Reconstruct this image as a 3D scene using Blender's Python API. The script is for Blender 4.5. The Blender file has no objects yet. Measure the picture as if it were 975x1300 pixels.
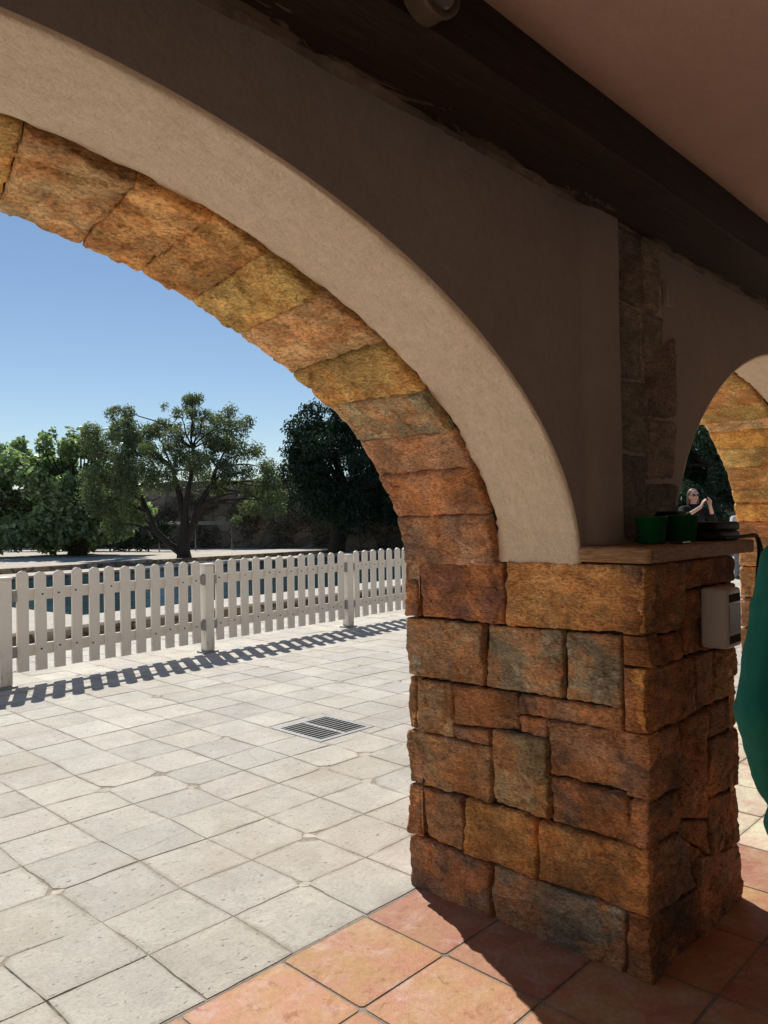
import bpy, bmesh, math, random
from mathutils import Vector, Matrix, noise
random.seed(7)
V = Vector
sc = bpy.context.scene
C = sc.collection

# ------------------------------------------------------------------ tagging
def tag(o, label=None, cat=None, group=None, kind=None):
    if label: o['label'] = label
    if cat: o['category'] = cat
    if group: o['group'] = group
    if kind: o['kind'] = kind
    return o

def empty(name, loc=(0, 0, 0), rotz=0.0):
    o = bpy.data.objects.new(name, None); C.objects.link(o)
    o.empty_display_size = 0.1
    o.location = loc; o.rotation_euler = (0, 0, rotz)
    return o

def obj(name, bm, mat, parent=None, smooth=False):
    me = bpy.data.meshes.new(name)
    bm.to_mesh(me); bm.free()
    if mat: me.materials.append(mat)
    if smooth:
        for p in me.polygons: p.use_smooth = True
    o = bpy.data.objects.new(name, me); C.objects.link(o)
    if parent: o.parent = parent
    return o

def pyobj(name, verts, faces, mat, parent=None, smooth=False, cols=None):
    me = bpy.data.meshes.new(name)
    me.from_pydata(verts, [], faces)
    if cols:
        at = me.color_attributes.new('tint', 'FLOAT_COLOR', 'POINT')
        flat = []
        for c in cols: flat += [c[0], c[1], c[2], 1.0]
        at.data.foreach_set('color', flat)
    if mat: me.materials.append(mat)
    if smooth:
        me.polygons.foreach_set('use_smooth', [True] * len(me.polygons))
    me.update()
    o = bpy.data.objects.new(name, me); C.objects.link(o)
    if parent: o.parent = parent
    return o

# ------------------------------------------------------------------ shapes
def box(bm, x0, x1, y0, y1, z0, z1, M=None, bev=0.0):
    vs = [bm.verts.new((x, y, z)) for z in (z0, z1) for y in (y0, y1) for x in (x0, x1)]
    F = [(0, 2, 3, 1), (4, 5, 7, 6), (0, 1, 5, 4), (2, 6, 7, 3), (0, 4, 6, 2), (1, 3, 7, 5)]
    fs = [bm.faces.new([vs[i] for i in f]) for f in F]
    if bev > 0:
        es = list({e for f in fs for e in f.edges})
        r = bmesh.ops.bevel(bm, geom=es, offset=bev, segments=2, affect='EDGES', profile=0.5)
        vs = list({v for f in r['faces'] for v in f.verts} | {v for v in vs if v.is_valid})
    if M is not None:
        for v in vs:
            if v.is_valid: v.co = M @ v.co
    return vs

def tube(bm, pts, rad, n=8, cap=True):
    pts = [V(p) for p in pts]
    if not hasattr(rad, '__len__'): rad = [rad] * len(pts)
    rings = []; ref = V((0.31, 0.17, 0.93)).normalized()
    for i, p in enumerate(pts):
        d = (pts[min(i + 1, len(pts) - 1)] - pts[max(i - 1, 0)]).normalized()
        a = d.cross(ref)
        if a.length < 0.05: a = d.cross(V((1, 0, 0)))
        a.normalize(); b = d.cross(a)
        rings.append([bm.verts.new(p + rad[i] * (math.cos(t) * a + math.sin(t) * b)) for t in [2 * math.pi * k / n for k in range(n)]])
    for r, s in zip(rings, rings[1:]):
        for k in range(n): bm.faces.new((r[k], r[(k + 1) % n], s[(k + 1) % n], s[k]))
    if cap:
        bm.faces.new(rings[0][::-1]); bm.faces.new(rings[-1])

def lathe(bm, prof, n=32, M=None):
    rings = []
    for r, z in prof:
        rings.append([bm.verts.new((M or Matrix()) @ V((r * math.cos(2 * math.pi * k / n), r * math.sin(2 * math.pi * k / n), z))) for k in range(n)])
    for r, s in zip(rings, rings[1:]):
        for k in range(n): bm.faces.new((r[k], r[(k + 1) % n], s[(k + 1) % n], s[k]))
    bm.faces.new(rings[0][::-1]); bm.faces.new(rings[-1])

def fbm(p, o=4): return noise.fractal(p, 1.0, 2.1, o)

# ------------------------------------------------------------------ materials
class NT:
    def __init__(s, name, rough=0.8, spec=0.3):
        s.m = bpy.data.materials.new(name); s.m.use_nodes = True
        s.t = s.m.node_tree; s.b = s.t.nodes['Principled BSDF']
        s.b.inputs['Roughness'].default_value = rough
        s.b.inputs['Specular IOR Level'].default_value = spec
        s.co = s.t.nodes.new('ShaderNodeTexCoord').outputs['Object']
    def n(s, ty, **kw):
        x = s.t.nodes.new(ty)
        for k, v in kw.items(): setattr(x, k, v)
        return x
    def link(s, a, b): s.t.links.new(a, b)
    def mapping(s, scale=(1, 1, 1), rot=(0, 0, 0)):
        x = s.n('ShaderNodeMapping'); x.inputs['Scale'].default_value = scale; x.inputs['Rotation'].default_value = rot
        s.link(s.co, x.inputs['Vector']); return x.outputs[0]
    def noise(s, scale, detail=5, rough=0.55, vec=None, dist=0.0):
        x = s.n('ShaderNodeTexNoise'); x.inputs['Scale'].default_value = scale
        x.inputs['Detail'].default_value = detail; x.inputs['Roughness'].default_value = rough
        x.inputs['Distortion'].default_value = dist
        s.link(vec or s.co, x.inputs['Vector']); return x.outputs['Fac']
    def voro(s, scale, feature='F1', vec=None, out='Distance'):
        x = s.n('ShaderNodeTexVoronoi', feature=feature); x.inputs['Scale'].default_value = scale
        s.link(vec or s.co, x.inputs['Vector']); return x.outputs[out]
    def ramp(s, fac, stops):
        x = s.n('ShaderNodeValToRGB'); e = x.color_ramp.elements
        while len(e) < len(stops): e.new(0.5)
        for el, (p, c) in zip(e, stops):
            el.position = p; el.color = (c, c, c, 1) if not hasattr(c, '__len__') else (*c, 1)
        s.link(fac, x.inputs[0]); return x.outputs[0]
    def mix(s, a, b, fac, mode='MIX'):
        x = s.n('ShaderNodeMix', data_type='RGBA', blend_type=mode)
        for sock, v in ((x.inputs['A'], a), (x.inputs['B'], b), (x.inputs['Factor'], fac)):
            if hasattr(v, 'is_linked'): s.link(v, sock)
            elif hasattr(v, '__len__'): sock.default_value = (*v, 1)
            else: sock.default_value = v if sock.type == 'VALUE' else (v, v, v, 1)
        return x.outputs['Result']
    def math(s, op, a, b):
        x = s.n('ShaderNodeMath', operation=op)
        for sock, v in ((x.inputs[0], a), (x.inputs[1], b)):
            if hasattr(v, 'is_linked'): s.link(v, sock)
            else: sock.default_value = v
        return x.outputs[0]
    def attr(s, name='tint'):
        x = s.n('ShaderNodeAttribute'); x.attribute_name = name; return x.outputs['Color']
    def color(s, c):
        if hasattr(c, 'is_linked'): s.link(c, s.b.inputs['Base Color'])
        else: s.b.inputs['Base Color'].default_value = (*c, 1)
        return s
    def rough(s, v): s.link(v, s.b.inputs['Roughness']); return s
    def bump(s, h, dist=0.01, strength=1.0, prev=None):
        x = s.n('ShaderNodeBump'); x.inputs['Distance'].default_value = dist; x.inputs['Strength'].default_value = strength
        s.link(h, x.inputs['Height'])
        if prev is not None: s.link(prev, x.inputs['Normal'])
        s.link(x.outputs[0], s.b.inputs['Normal']); return x.outputs[0]

def mat_stone(name='riven_stone', rust=(0.72, 0.27, 0.070), amt=0.58):
    k = NT(name, 0.82, 0.3)
    vec = k.mapping((1.0, 1.0, 2.4), (0.35, 0.25, 0.1))
    tint = k.attr()
    n1 = k.ramp(k.noise(6.5, 6, 0.6, None, 0.8), [(0.42, 0.0), (0.58, 1.0)])
    c = k.mix(tint, rust, k.math('MULTIPLY', n1, amt))
    n0 = k.ramp(k.noise(3.1, 4, 0.55, None, 0.5), [(0.35, 0.70), (0.65, 1.30)])
    c = k.mix(c, n0, 1.0, 'MULTIPLY')
    def ridged(scale, detail, v):
        x = k.n('ShaderNodeTexNoise', noise_type='RIDGED_MULTIFRACTAL', normalize=True)
        x.inputs['Scale'].default_value = scale; x.inputs['Detail'].default_value = detail; x.inputs['Roughness'].default_value = 0.6
        x.inputs['Distortion'].default_value = 0.6
        k.link(v, x.inputs['Vector']); return x.outputs['Fac']
    r1 = ridged(7, 6, vec)
    dk = k.ramp(r1, [(0.01, 0.70), (0.10, 0.92), (0.45, 1.0)])
    c = k.mix(c, dk, 1.0, 'MULTIPLY')
    n3 = k.ramp(k.noise(70, 6, 0.72, vec), [(0.3, 0.34), (0.5, 1.08), (0.7, 1.8)])
    c = k.mix(c, n3, 1.0, 'MULTIPLY')
    vein = k.ramp(k.noise(6, 6, 0.62, vec, 1.5), [(0.487, 0.0), (0.5, 1.0), (0.513, 0.0)])
    c = k.mix(c, (0.045, 0.028, 0.02), k.math('MULTIPLY', vein, 0.6))
    fl = k.ramp(k.noise(30, 8, 0.8, None, 0.5), [(0.66, 0.0), (0.74, 1.0)])
    c = k.mix(c, (0.62, 0.50, 0.38), k.math('MULTIPLY', fl, 0.18))
    k.color(c)
    b1 = k.bump(r1, 0.013, 0.8)
    b2 = k.bump(ridged(28, 5, vec), 0.010, 1.0, b1)
    k.bump(k.noise(110, 5, 0.75), 0.007, 1.0, b2)
    return k.m

def mat_plaster(name, base, warm, var=0.12, bd=0.004, scale=70):
    k = NT(name, 0.92, 0.15)
    n = k.ramp(k.noise(2.2, 5, 0.6), [(0.3, 0.0), (0.7, 1.0)])
    c = k.mix(base, warm, n)
    d = k.ramp(k.noise(22, 6, 0.7, k.mapping((1, 1, 1))), [(0.25, 1 - var), (0.75, 1 + var * 0.5)])
    c = k.mix(c, d, 1.0, 'MULTIPLY')
    g = k.ramp(k.noise(scale * 3, 3, 0.8), [(0.3, 1 - var * 0.9), (0.7, 1 + var * 0.5)])
    c = k.mix(c, g, 1.0, 'MULTIPLY')
    k.color(c)
    b1 = k.bump(k.noise(9, 4, 0.6, k.mapping((1, 3, 1))), 0.012, 0.7)
    b2 = k.bump(k.noise(scale, 6, 0.75), bd, 1.0, b1)
    return k.m

def mat_simple(name, col, rough=0.6, var=0.15, scale=20, bump=0.0, bscale=60, spec=0.3, stretch=(1, 1, 1), metal=0.0):
    k = NT(name, rough, spec)
    vec = k.mapping(stretch)
    n = k.ramp(k.noise(scale, 6, 0.6, vec), [(0.25, 1 - var), (0.75, 1 + var)])
    k.color(k.mix(col, n, 1.0, 'MULTIPLY'))
    k.b.inputs['Metallic'].default_value = metal
    if bump: k.bump(k.noise(bscale, 5, 0.6, vec), bump, 1.0)
    return k.m

def mat_wood(name, c0, c1, stretch, rough=0.7, bd=0.006):
    k = NT(name, rough, 0.25)
    vec = k.mapping(stretch)
    n = k.noise(9, 8, 0.68, vec, 2.2)
    c = k.mix(c0, c1, k.ramp(n, [(0.32, 0.0), (0.68, 1.0)]))
    f = k.ramp(k.noise(45, 5, 0.7, vec), [(0.3, 0.6), (0.7, 1.25)])
    k.color(k.mix(c, f, 1.0, 'MULTIPLY'))
    k.bump(n, bd, 0.8)
    return k.m

def mat_leaf(name, trans=0.35, rough=0.55, spec=0.25, gloss=0.0):
    k = NT(name, rough, spec)
    t = k.attr()
    k.color(t)
    tr = k.n('ShaderNodeBsdfTranslucent')
    k.link(k.mix(t, (0.95, 1.12, 0.62), 1.0, 'MULTIPLY'), tr.inputs['Color'])
    mx = k.n('ShaderNodeMixShader'); mx.inputs[0].default_value = trans
    k.link(k.b.outputs[0], mx.inputs[1]); k.link(tr.outputs[0], mx.inputs[2])
    k.link(mx.outputs[0], k.t.nodes['Material Output'].inputs['Surface'])
    return k.m

M_STONE = mat_stone()
M_STONED = mat_stone('greyer_stone', (0.36, 0.29, 0.225), 0.30)  # greyer stone mix with less rust, for the indoor band
M_GAP = mat_simple('joint_shadow', (0.035, 0.026, 0.02), 0.95, 0.3, 30, 0.01)
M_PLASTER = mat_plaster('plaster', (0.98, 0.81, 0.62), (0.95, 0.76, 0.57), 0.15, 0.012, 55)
M_WALLIN = mat_plaster('plaster_indoor', (0.42, 0.36, 0.31), (0.37, 0.315, 0.27), 0.10, 0.0015)  # reveal plaster paled as lit, indoor plaster darkened as shaded, in base colour
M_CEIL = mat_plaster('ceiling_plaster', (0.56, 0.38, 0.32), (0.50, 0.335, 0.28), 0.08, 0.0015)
def mat_beam():
    k = NT('beam_wood', 0.65, 0.25)
    vec = k.mapping((0.35, 4, 4))
    n = k.noise(9, 8, 0.7, vec, 2.0)
    c = k.mix((0.020, 0.012, 0.009), (0.060, 0.032, 0.020), k.ramp(n, [(0.35, 0.0), (0.7, 1.0)]))
    sp = k.n('ShaderNodeSeparateXYZ'); k.link(k.co, sp.inputs[0])
    near = k.ramp(sp.outputs[1], [(0.035, 0.0), (0.12, 0.17)])
    ch = k.math('ADD', k.noise(5, 8, 0.72, k.mapping((0.6, 2.5, 2.5)), 0.8), near)
    chip = k.ramp(ch, [(0.66, 0.0), (0.69, 1.0)])
    c = k.mix(c, (0.22, 0.16, 0.115), k.math('MULTIPLY', chip, 0.75))
    k.color(c)
    b = k.bump(n, 0.012, 0.9)
    k.bump(chip, -0.006, 0.8, b)
    return k.m
M_BEAM = mat_beam()
M_LEDGE = mat_wood('ledge_wood', (0.20, 0.095, 0.04), (0.55, 0.33, 0.17), (1.6, 0.6, 9), 0.6, 0.01)
def mat_paint():
    k = NT('fence_paint', 0.5, 0.3)
    c = k.mix((0.84, 0.785, 0.69), (0.77, 0.715, 0.62), k.ramp(k.noise(4, 6, 0.65, k.mapping((1, 1, .3))), [(0.35, 0.0), (0.65, 1.0)]))
    sp = k.n('ShaderNodeSeparateXYZ'); k.link(k.co, sp.inputs[0])
    low = k.ramp(sp.outputs[2], [(0.10, 0.5), (0.40, 0.0)])
    gr = k.ramp(k.math('ADD', k.noise(17, 7, 0.75, k.mapping((1, 1, .35))), k.math('MULTIPLY', low, 0.25)), [(0.62, 0.0), (0.78, 1.0)])
    c = k.mix(c, (0.36, 0.31, 0.24), k.math('MULTIPLY', gr, 0.7))
    k.color(c); k.bump(k.noise(40, 5, 0.7, k.mapping((1, 1, .15))), 0.002)
    return k.m
M_WHITE = mat_paint()
M_SCREW = mat_simple('screw_metal', (0.05, 0.045, 0.04), 0.5, 0.2, 50)
M_STEEL = mat_simple('galvanised_steel', (0.30, 0.30, 0.285), 0.5, 0.25, 40, metal=0.3)
M_DARK = mat_simple('pit_dark', (0.006, 0.006, 0.006), 0.9)
M_BARK = mat_simple('bark', (0.13, 0.10, 0.08), 0.95, 0.4, 12, 0.03, 18, 0.1, (1, 1, 0.3))
M_BARKD = mat_simple('bark_dark', (0.05, 0.042, 0.035), 0.95, 0.4, 12, 0.03, 18, 0.1, (1, 1, 0.3))
M_LEAF = mat_leaf('leaf_broad', 0.5, 0.35, 0.6)
M_LEAF2 = mat_leaf('leaf_fine', 0.48, 0.45, 0.4)
M_LEAFD = mat_leaf('leaf_dark', 0.3, 0.5, 0.3)

def mat_slab():
    k = NT('limestone_slabs', 0.85, 0.25)
    t = k.attr()
    c = k.mix(t, k.ramp(k.noise(2.3, 6, 0.65), [(0.3, 0.88), (0.7, 1.12)]), 1.0, 'MULTIPLY')
    c = k.mix(c, k.ramp(k.noise(9, 7, 0.7, None, 1.0), [(0.3, 0.90), (0.7, 1.08)]), 1.0, 'MULTIPLY')
    c = k.mix(c, k.ramp(k.noise(60, 6, 0.8), [(0.28, 0.70), (0.5, 1.0), (0.8, 1.14)]), 1.0, 'MULTIPLY')
    st = k.ramp(k.noise(1.6, 7, 0.7, None, 0.8), [(0.52, 0.0), (0.70, 1.0)])
    c = k.mix(c, (0.40, 0.32, 0.235), k.math('MULTIPLY', st, 0.42))
    pat = k.ramp(k.noise(1.1, 3, 0.5, k.mapping((1, 1, 1), (0, 0, 0.5))), [(0.42, 0.0), (0.6, 1.0)])
    pits = k.ramp(k.noise(30, 4, 0.6, k.mapping((1, 2.0, 1)), 0.5), [(0.315, 1.0), (0.345, 0.0)])
    c = k.mix(c, (0.12, 0.09, 0.065), k.math('MULTIPLY', pits, k.math('ADD', 0.10, k.math('MULTIPLY', pat, 0.75))))
    sc1 = k.ramp(k.noise(3.6, 8, 0.68, k.mapping((1, 1.4, 1), (0, 0, 0.7)), 2.2), [(0.490, 0.0), (0.5, 1.0), (0.510, 0.0)])
    c = k.mix(c, (0.19, 0.15, 0.115), k.math('MULTIPLY', k.math('MULTIPLY', sc1, k.ramp(k.noise(0.9, 3, 0.5, k.mapping((1, 1, 1), (0, 0, 1.1))), [(0.56, 0.0), (0.62, 1.0)])), 0.5))
    k.color(c)
    b = k.bump(k.noise(7, 7, 0.66, None, 1.0), 0.010, 0.7)
    b = k.bump(pits, -0.005, 0.9, b)
    k.bump(k.noise(120, 4, 0.7), 0.0025, 0.9, b)
    return k.m
M_SLAB = mat_slab()

def mat_mortar():
    k = NT('mortar', 0.95, 0.1)
    m = k.ramp(k.noise(1.3, 4, 0.6, None, 0.5), [(0.60, 0.0), (0.66, 1.0)])
    c = k.mix((0.35, 0.305, 0.245), (0.13, 0.105, 0.08), m)
    k.color(k.mix(c, k.ramp(k.noise(60, 4, 0.7), [(0.3, 0.7), (0.7, 1.2)]), 1.0, 'MULTIPLY'))
    k.bump(k.noise(90, 4, 0.7), 0.003)
    return k.m
M_MORTAR = mat_mortar()

def mat_terracotta():
    k = NT('terracotta', 0.6, 0.35)
    t = k.attr()
    n = k.ramp(k.noise(5.5, 6, 0.62, None, 0.6), [(0.35, 0.0), (0.65, 1.0)])
    c = k.mix(k.mix(t, (1.0, 0.80, 0.78), 1.0, 'MULTIPLY'), k.mix(t, (1.08, 1.32, 1.12), 1.0, 'MULTIPLY'), n)
    p = k.ramp(k.noise(8, 7, 0.7, None, 0.6), [(0.50, 0.0), (0.70, 1.0)])
    c = k.mix(c, (0.60, 0.43, 0.35), k.math('MULTIPLY', p, 0.6))
    c = k.mix(c, k.ramp(k.noise(45, 6, 0.8), [(0.3, 0.75), (0.7, 1.15)]), 1.0, 'MULTIPLY')
    g = k.ramp(k.noise(13, 9, 0.78, None, 1.0), [(0.58, 0.0), (0.68, 1.0)])
    gm = k.ramp(k.noise(1.9, 3, 0.5), [(0.46, 0.0), (0.62, 1.0)])
    c = k.mix(c, (0.17, 0.125, 0.095), k.math('MULTIPLY', k.math('MULTIPLY', g, gm), 0.75))
    k.color(c)
    k.rough(k.ramp(n, [(0.0, 0.45), (1.0, 0.75)]))
    b = k.bump(k.noise(6, 5, 0.6), 0.008, 0.7)
    b = k.bump(g, -0.002, 0.6, b)
    k.bump(k.noise(100, 5, 0.7), 0.002, 0.9, b)
    return k.m
M_TERRA = mat_terracotta()
M_GROUT = mat_simple('grout', (0.24, 0.215, 0.18), 0.95, 0.4, 9, 0.004, 70)

def mat_sand(name, a, b, dark=0.3):
    k = NT(name, 0.95, 0.1)
    c = k.mix(a, b, k.ramp(k.noise(0.35, 7, 0.65), [(0.35, 0.0), (0.65, 1.0)]))
    c = k.mix(c, k.ramp(k.noise(3.5, 8, 0.7), [(0.3, 1 - dark), (0.7, 1.08)]), 1.0, 'MULTIPLY')
    k.color(c); k.bump(k.noise(6, 8, 0.7), 0.04)
    return k.m
M_SAND = mat_sand('sandy_ground', (0.60, 0.54, 0.45), (0.66, 0.60, 0.52))

def mat_water():
    k = NT('pool_water', 0.04, 0.5)
    k.color((0.010, 0.042, 0.062)); k.b.inputs['IOR'].default_value = 1.33
    k.bump(k.noise(2.2, 4, 0.5, k.mapping((1, 2.2, 1))), 0.05, 0.6)
    return k.m

def mat_rubble(name, cols, scale=2.2, bd=0.12, mort=(0.17, 0.15, 0.125)):
    k = NT(name, 0.95, 0.1)
    v = k.n('ShaderNodeTexVoronoi'); v.inputs['Scale'].default_value = scale
    wv = k.n('ShaderNodeMix', data_type='VECTOR'); 
    nz = k.n('ShaderNodeTexNoise'); nz.inputs['Scale'].default_value = 1.6; k.link(k.co, nz.inputs['Vector'])
    wv.inputs['Factor'].default_value = 0.25
    k.link(k.co, wv.inputs['A']); k.link(nz.outputs['Color'], wv.inputs['B'])
    mp = k.n('ShaderNodeMapping'); mp.inputs['Scale'].default_value = (1, 1, 1.7); k.link(wv.outputs['Result'], mp.inputs[0])
    k.link(mp.outputs[0], v.inputs['Vector'])
    sx = k.n('ShaderNodeSeparateColor'); k.link(v.outputs['Color'], sx.inputs[0])
    c = k.ramp(sx.outputs[0], [(i / (len(cols) - 1), c) for i, c in enumerate(cols)])
    e = k.ramp(k.voro(scale, 'DISTANCE_TO_EDGE', mp.outputs[0]), [(0.02, 1.0), (0.09, 0.0)])
    c = k.mix(c, mort, e)
    c = k.mix(c, k.ramp(k.noise(9, 7, 0.7), [(0.3, 0.55), (0.7, 1.25)]), 1.0, 'MULTIPLY')
    k.color(c)
    b = k.bump(e, -bd * 0.4, 0.8)
    k.bump(k.noise(12, 6, 0.7), bd * 0.3, 0.8, b)
    return k.m
M_RUBBLE = mat_rubble('rubble_wall', [(0.24, 0.195, 0.15), (0.31, 0.26, 0.205), (0.20, 0.17, 0.14), (0.34, 0.28, 0.215)], 1.3)
M_KERB = mat_rubble('kerb_stone', [(0.30, 0.22, 0.13), (0.38, 0.28, 0.17), (0.24, 0.18, 0.12), (0.42, 0.34, 0.24)], 2.6, 0.03, (0.12, 0.10, 0.08))
M_COPING = mat_sand('pool_coping', (0.66, 0.60, 0.52), (0.60, 0.54, 0.46), 0.15)
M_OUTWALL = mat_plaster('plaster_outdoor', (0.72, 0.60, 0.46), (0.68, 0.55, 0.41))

# ------------------------------------------------------------------ riven stone block
PAL = {'o': (0.78, 0.37, 0.115), 'b': (0.50, 0.245, 0.135), 'g': (0.47, 0.40, 0.285), 'r': (0.52, 0.22, 0.12),
       'y': (0.90, 0.47, 0.165), 'd': (0.30, 0.15, 0.095), 't': (0.66, 0.42, 0.22)}
def facets(q, sc_, tilt, step):
    w_ = q * sc_ + 0.28 * V((noise.noise(q * sc_ * 1.7), noise.noise(q * sc_ * 1.7 + V((7, 1, 3))), noise.noise(q * sc_ * 1.7 + V((2, 9, 4)))))
    d, pts = noise.voronoi(w_)
    c = pts[0]
    g = noise.noise_vector(c * 7.31 + V((0.5, 0.2, 0.9)))
    return (tilt * g.dot(w_ - c) + step * noise.noise(c * 5.7 + V((3.3, 0.7, 1.9))))
def relief(p, seed):
    q = p + V((seed * 3.7, seed * 1.9, seed * 5.3))
    h = 0.006 * fbm(q * 5.0, 3)
    qs = V((q.x, q.y, q.z * 1.5))
    h += facets(qs, 6.0, 0.009, 0.010) + facets(qs + V((5, 5, 5)), 15.0, 0.008, 0.006) + facets(qs + V((2, 7, 5)), 34.0, 0.003, 0.0025)
    h += 0.0025 * fbm(q * 30.0, 3)
    return h

class Stones:
    """collects riven stone faces with per-vertex tint into one mesh"""
    def __init__(s): s.v = []; s.f = []; s.c = []
    def block(s, quad, fmap, seed, tint, res=0.012, rnd=0.016, depth=0.07, base=0.0, sides=(1, 1, 1, 1), amp=1.0, gap=0.004):
        q = [V((a, b)) for a, b in quad]                           # TL, TR, BR, BL in plane coords
        w = max((q[1] - q[0]).length, (q[2] - q[3]).length); h = max((q[0] - q[3]).length, (q[1] - q[2]).length)
        nu = max(4, int(w / res)); nv = max(4, int(h / res))
        rn = random.Random(seed * 31 + 5)
        bri = rn.uniform(0.78, 1.22); tint = (tint[0] * bri, tint[1] * bri * rn.uniform(.96, 1.08), tint[2] * bri * rn.uniform(.8, 1.02)); gq = rn.uniform(0, 0.38); gy = rn.choice([(0.50, 0.41, 0.30), (0.58, 0.36, 0.25), (0.52, 0.38, 0.24)]); tint = tuple(a_ * (1 - gq) + b_ * gq for a_, b_ in zip(tint, gy))
        tu, tv = rn.uniform(-0.009, 0.009), rn.uniform(-0.009, 0.009)
        off = base + rn.uniform(-0.006, 0.009)
        i0 = len(s.v)
        idx = {}
        for j in range(-1, nv + 2):
            for i in range(-1, nu + 2):
                ci, cj = min(max(i, 0), nu), min(max(j, 0), nv)
                u, v = ci / nu, cj / nv
                top = q[0].lerp(q[1], u); bot = q[3].lerp(q[2], u)
                p = top.lerp(bot, v)
                du, dv = min(u, 1 - u) * w, min(v, 1 - v) * h
                su = sides[3] if u < 0.5 else sides[1]; sv = sides[0] if v < 0.5 else sides[2]
                e = 0.0
                ru = rnd * (su if su else 0.15); rv = rnd * (sv if sv else 0.15)
                if du < ru: e += ru * (1 - du / ru) ** 2
                if dv < rv: e += rv * (1 - dv / rv) ** 2
                w3 = V(fmap(p.x, p.y, 0.0))
                k = w3 * 9.0 + V((seed, 0, seed * 2.0))
                wob = 0.006
                big = 0.004 * noise.noise(w3 * 26 + V((seed, 2, 7)))
                p2 = V((p.x + big + wob * noise.noise(k) * 0.8 + 0.004 * noise.noise(k * 4), p.y - big * 0.7 + wob * noise.noise(k + V((9, 4, 2))) * 0.8 + 0.004 * noise.noise(k * 4 + V((3, 3, 3)))))
                # inset for the open joint
                cx = (q[0] + q[1] + q[2] + q[3]) / 4
                if su and du < 1e-6: p2 += (cx - p2).normalized() * gap * 0.5
                if sv and dv < 1e-6: p2 += (cx - p2).normalized() * gap * 0.5
                d = off + amp * relief(w3, seed) + tu * (2 * u - 1) + tv * (2 * v - 1) - e
                if i in (-1, nu + 1) or j in (-1, nv + 1):
                    d = -depth
                s.v.append(tuple(fmap(p2.x, p2.y, d)))
                m = 1.0 + 0.40 * fbm(w3 * 4 + V((seed * 2.0, 1, 0)), 2) + 0.0
                s.c.append(tuple(x * m for x in tint))
                idx[i, j] = len(s.v) - 1
        for j in range(-1, nv + 1):
            for i in range(-1, nu + 1):
                s.f.append((idx[i, j], idx[i + 1, j], idx[i + 1, j + 1], idx[i, j + 1]))
    def build(s, name, mat, parent=None):
        return pyobj(name, s.v, s.f, mat, parent, True, s.c)

# ------------------------------------------------------------------ layout of the arcade
YI, YB, YO = 1.362, 1.69, 2.165         # inner plaster face, plaster/stone change, outer face
Z0, ZT = 1.345, 2.75
PX0, PX1 = 2.382, 3.160                 # first pillar
PY0, PY1 = 1.130, 2.165
ARCH = [(0.55, 1.832, 1.020), (4.665, 1.505, 1.010), (8.765, 1.840, 1.010)]   # centre x, half span, rise
P2X0, P2X1 = 6.170, 6.925
XL, XR = -5.0, 12.5

# stones of the face that looks along the wall (coordinates: y, z)
FA = [
 ('d', (2.17,1.338),(2.090,1.338),(2.090,1.100),(2.17,1.098)), ('r', (2.081,1.338),(1.670,1.338),(1.676,1.104),(2.082,1.104)),
 ('y', (1.660,1.338),(1.130,1.338),(1.130,1.116),(1.661,1.104)), ('t', (2.17,1.094),(1.772,1.096),(1.783,0.860),(2.17,0.858)),
 ('g', (1.763,1.096),(1.434,1.100),(1.437,0.866),(1.775,0.860)), ('g', (1.420,1.100),(1.212,1.106),(1.219,0.866),(1.429,0.862)),
 ('b', (1.200,1.108),(1.130,1.112),(1.130,1.010),(1.188,1.006)), ('o', (1.198,1.000),(1.130,1.006),(1.130,0.798),(1.210,0.794)),
 ('b', (2.17,0.852),(2.112,0.854),(2.114,0.640),(2.17,0.638)), ('t', (2.107,0.848),(1.929,0.850),(1.925,0.642),(2.109,0.636)),
 ('b', (1.925,0.850),(1.628,0.856),(1.628,0.715),(1.921,0.696)), ('b', (1.919,0.690),(1.746,0.703),(1.750,0.642),(1.916,0.640)),
 ('b', (1.621,0.856),(1.216,0.860),(1.218,0.790),(1.622,0.784)), ('r', (1.621,0.778),(1.502,0.782),(1.502,0.716),(1.618,0.720)),
 ('o', (2.17,0.634),(1.752,0.637),(1.752,0.424),(2.165,0.420)), ('t', (1.740,0.706),(1.498,0.712),(1.500,0.428),(1.743,0.428)),
 ('b', (1.492,0.784),(1.130,0.792),(1.130,0.590),(1.492,0.594)), ('b', (2.165,0.414),(2.094,0.414),(2.094,0.216),(2.165,0.214)),
 ('b', (2.088,0.414),(1.880,0.418),(1.893,0.208),(2.088,0.206)), ('o', (1.871,0.419),(1.552,0.420),(1.552,0.208),(1.880,0.206)),
 ('b', (1.488,0.584),(1.196,0.584),(1.196,0.426),(1.490,0.430)), ('r', (1.184,0.584),(1.130,0.584),(1.130,0.430),(1.190,0.424)),
 ('o', (1.545,0.418),(1.130,0.424),(1.130,0.212),(1.545,0.208)), ('b', (2.165,0.200),(1.756,0.200),(1.758,-0.01),(2.165,-0.01)),
 ('g', (1.748,0.200),(1.220,0.204),(1.222,-0.01),(1.748,-0.01)), ('d', (1.213,0.206),(1.130,0.208),(1.130,-0.01),(1.216,-0.01)),
]
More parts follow.
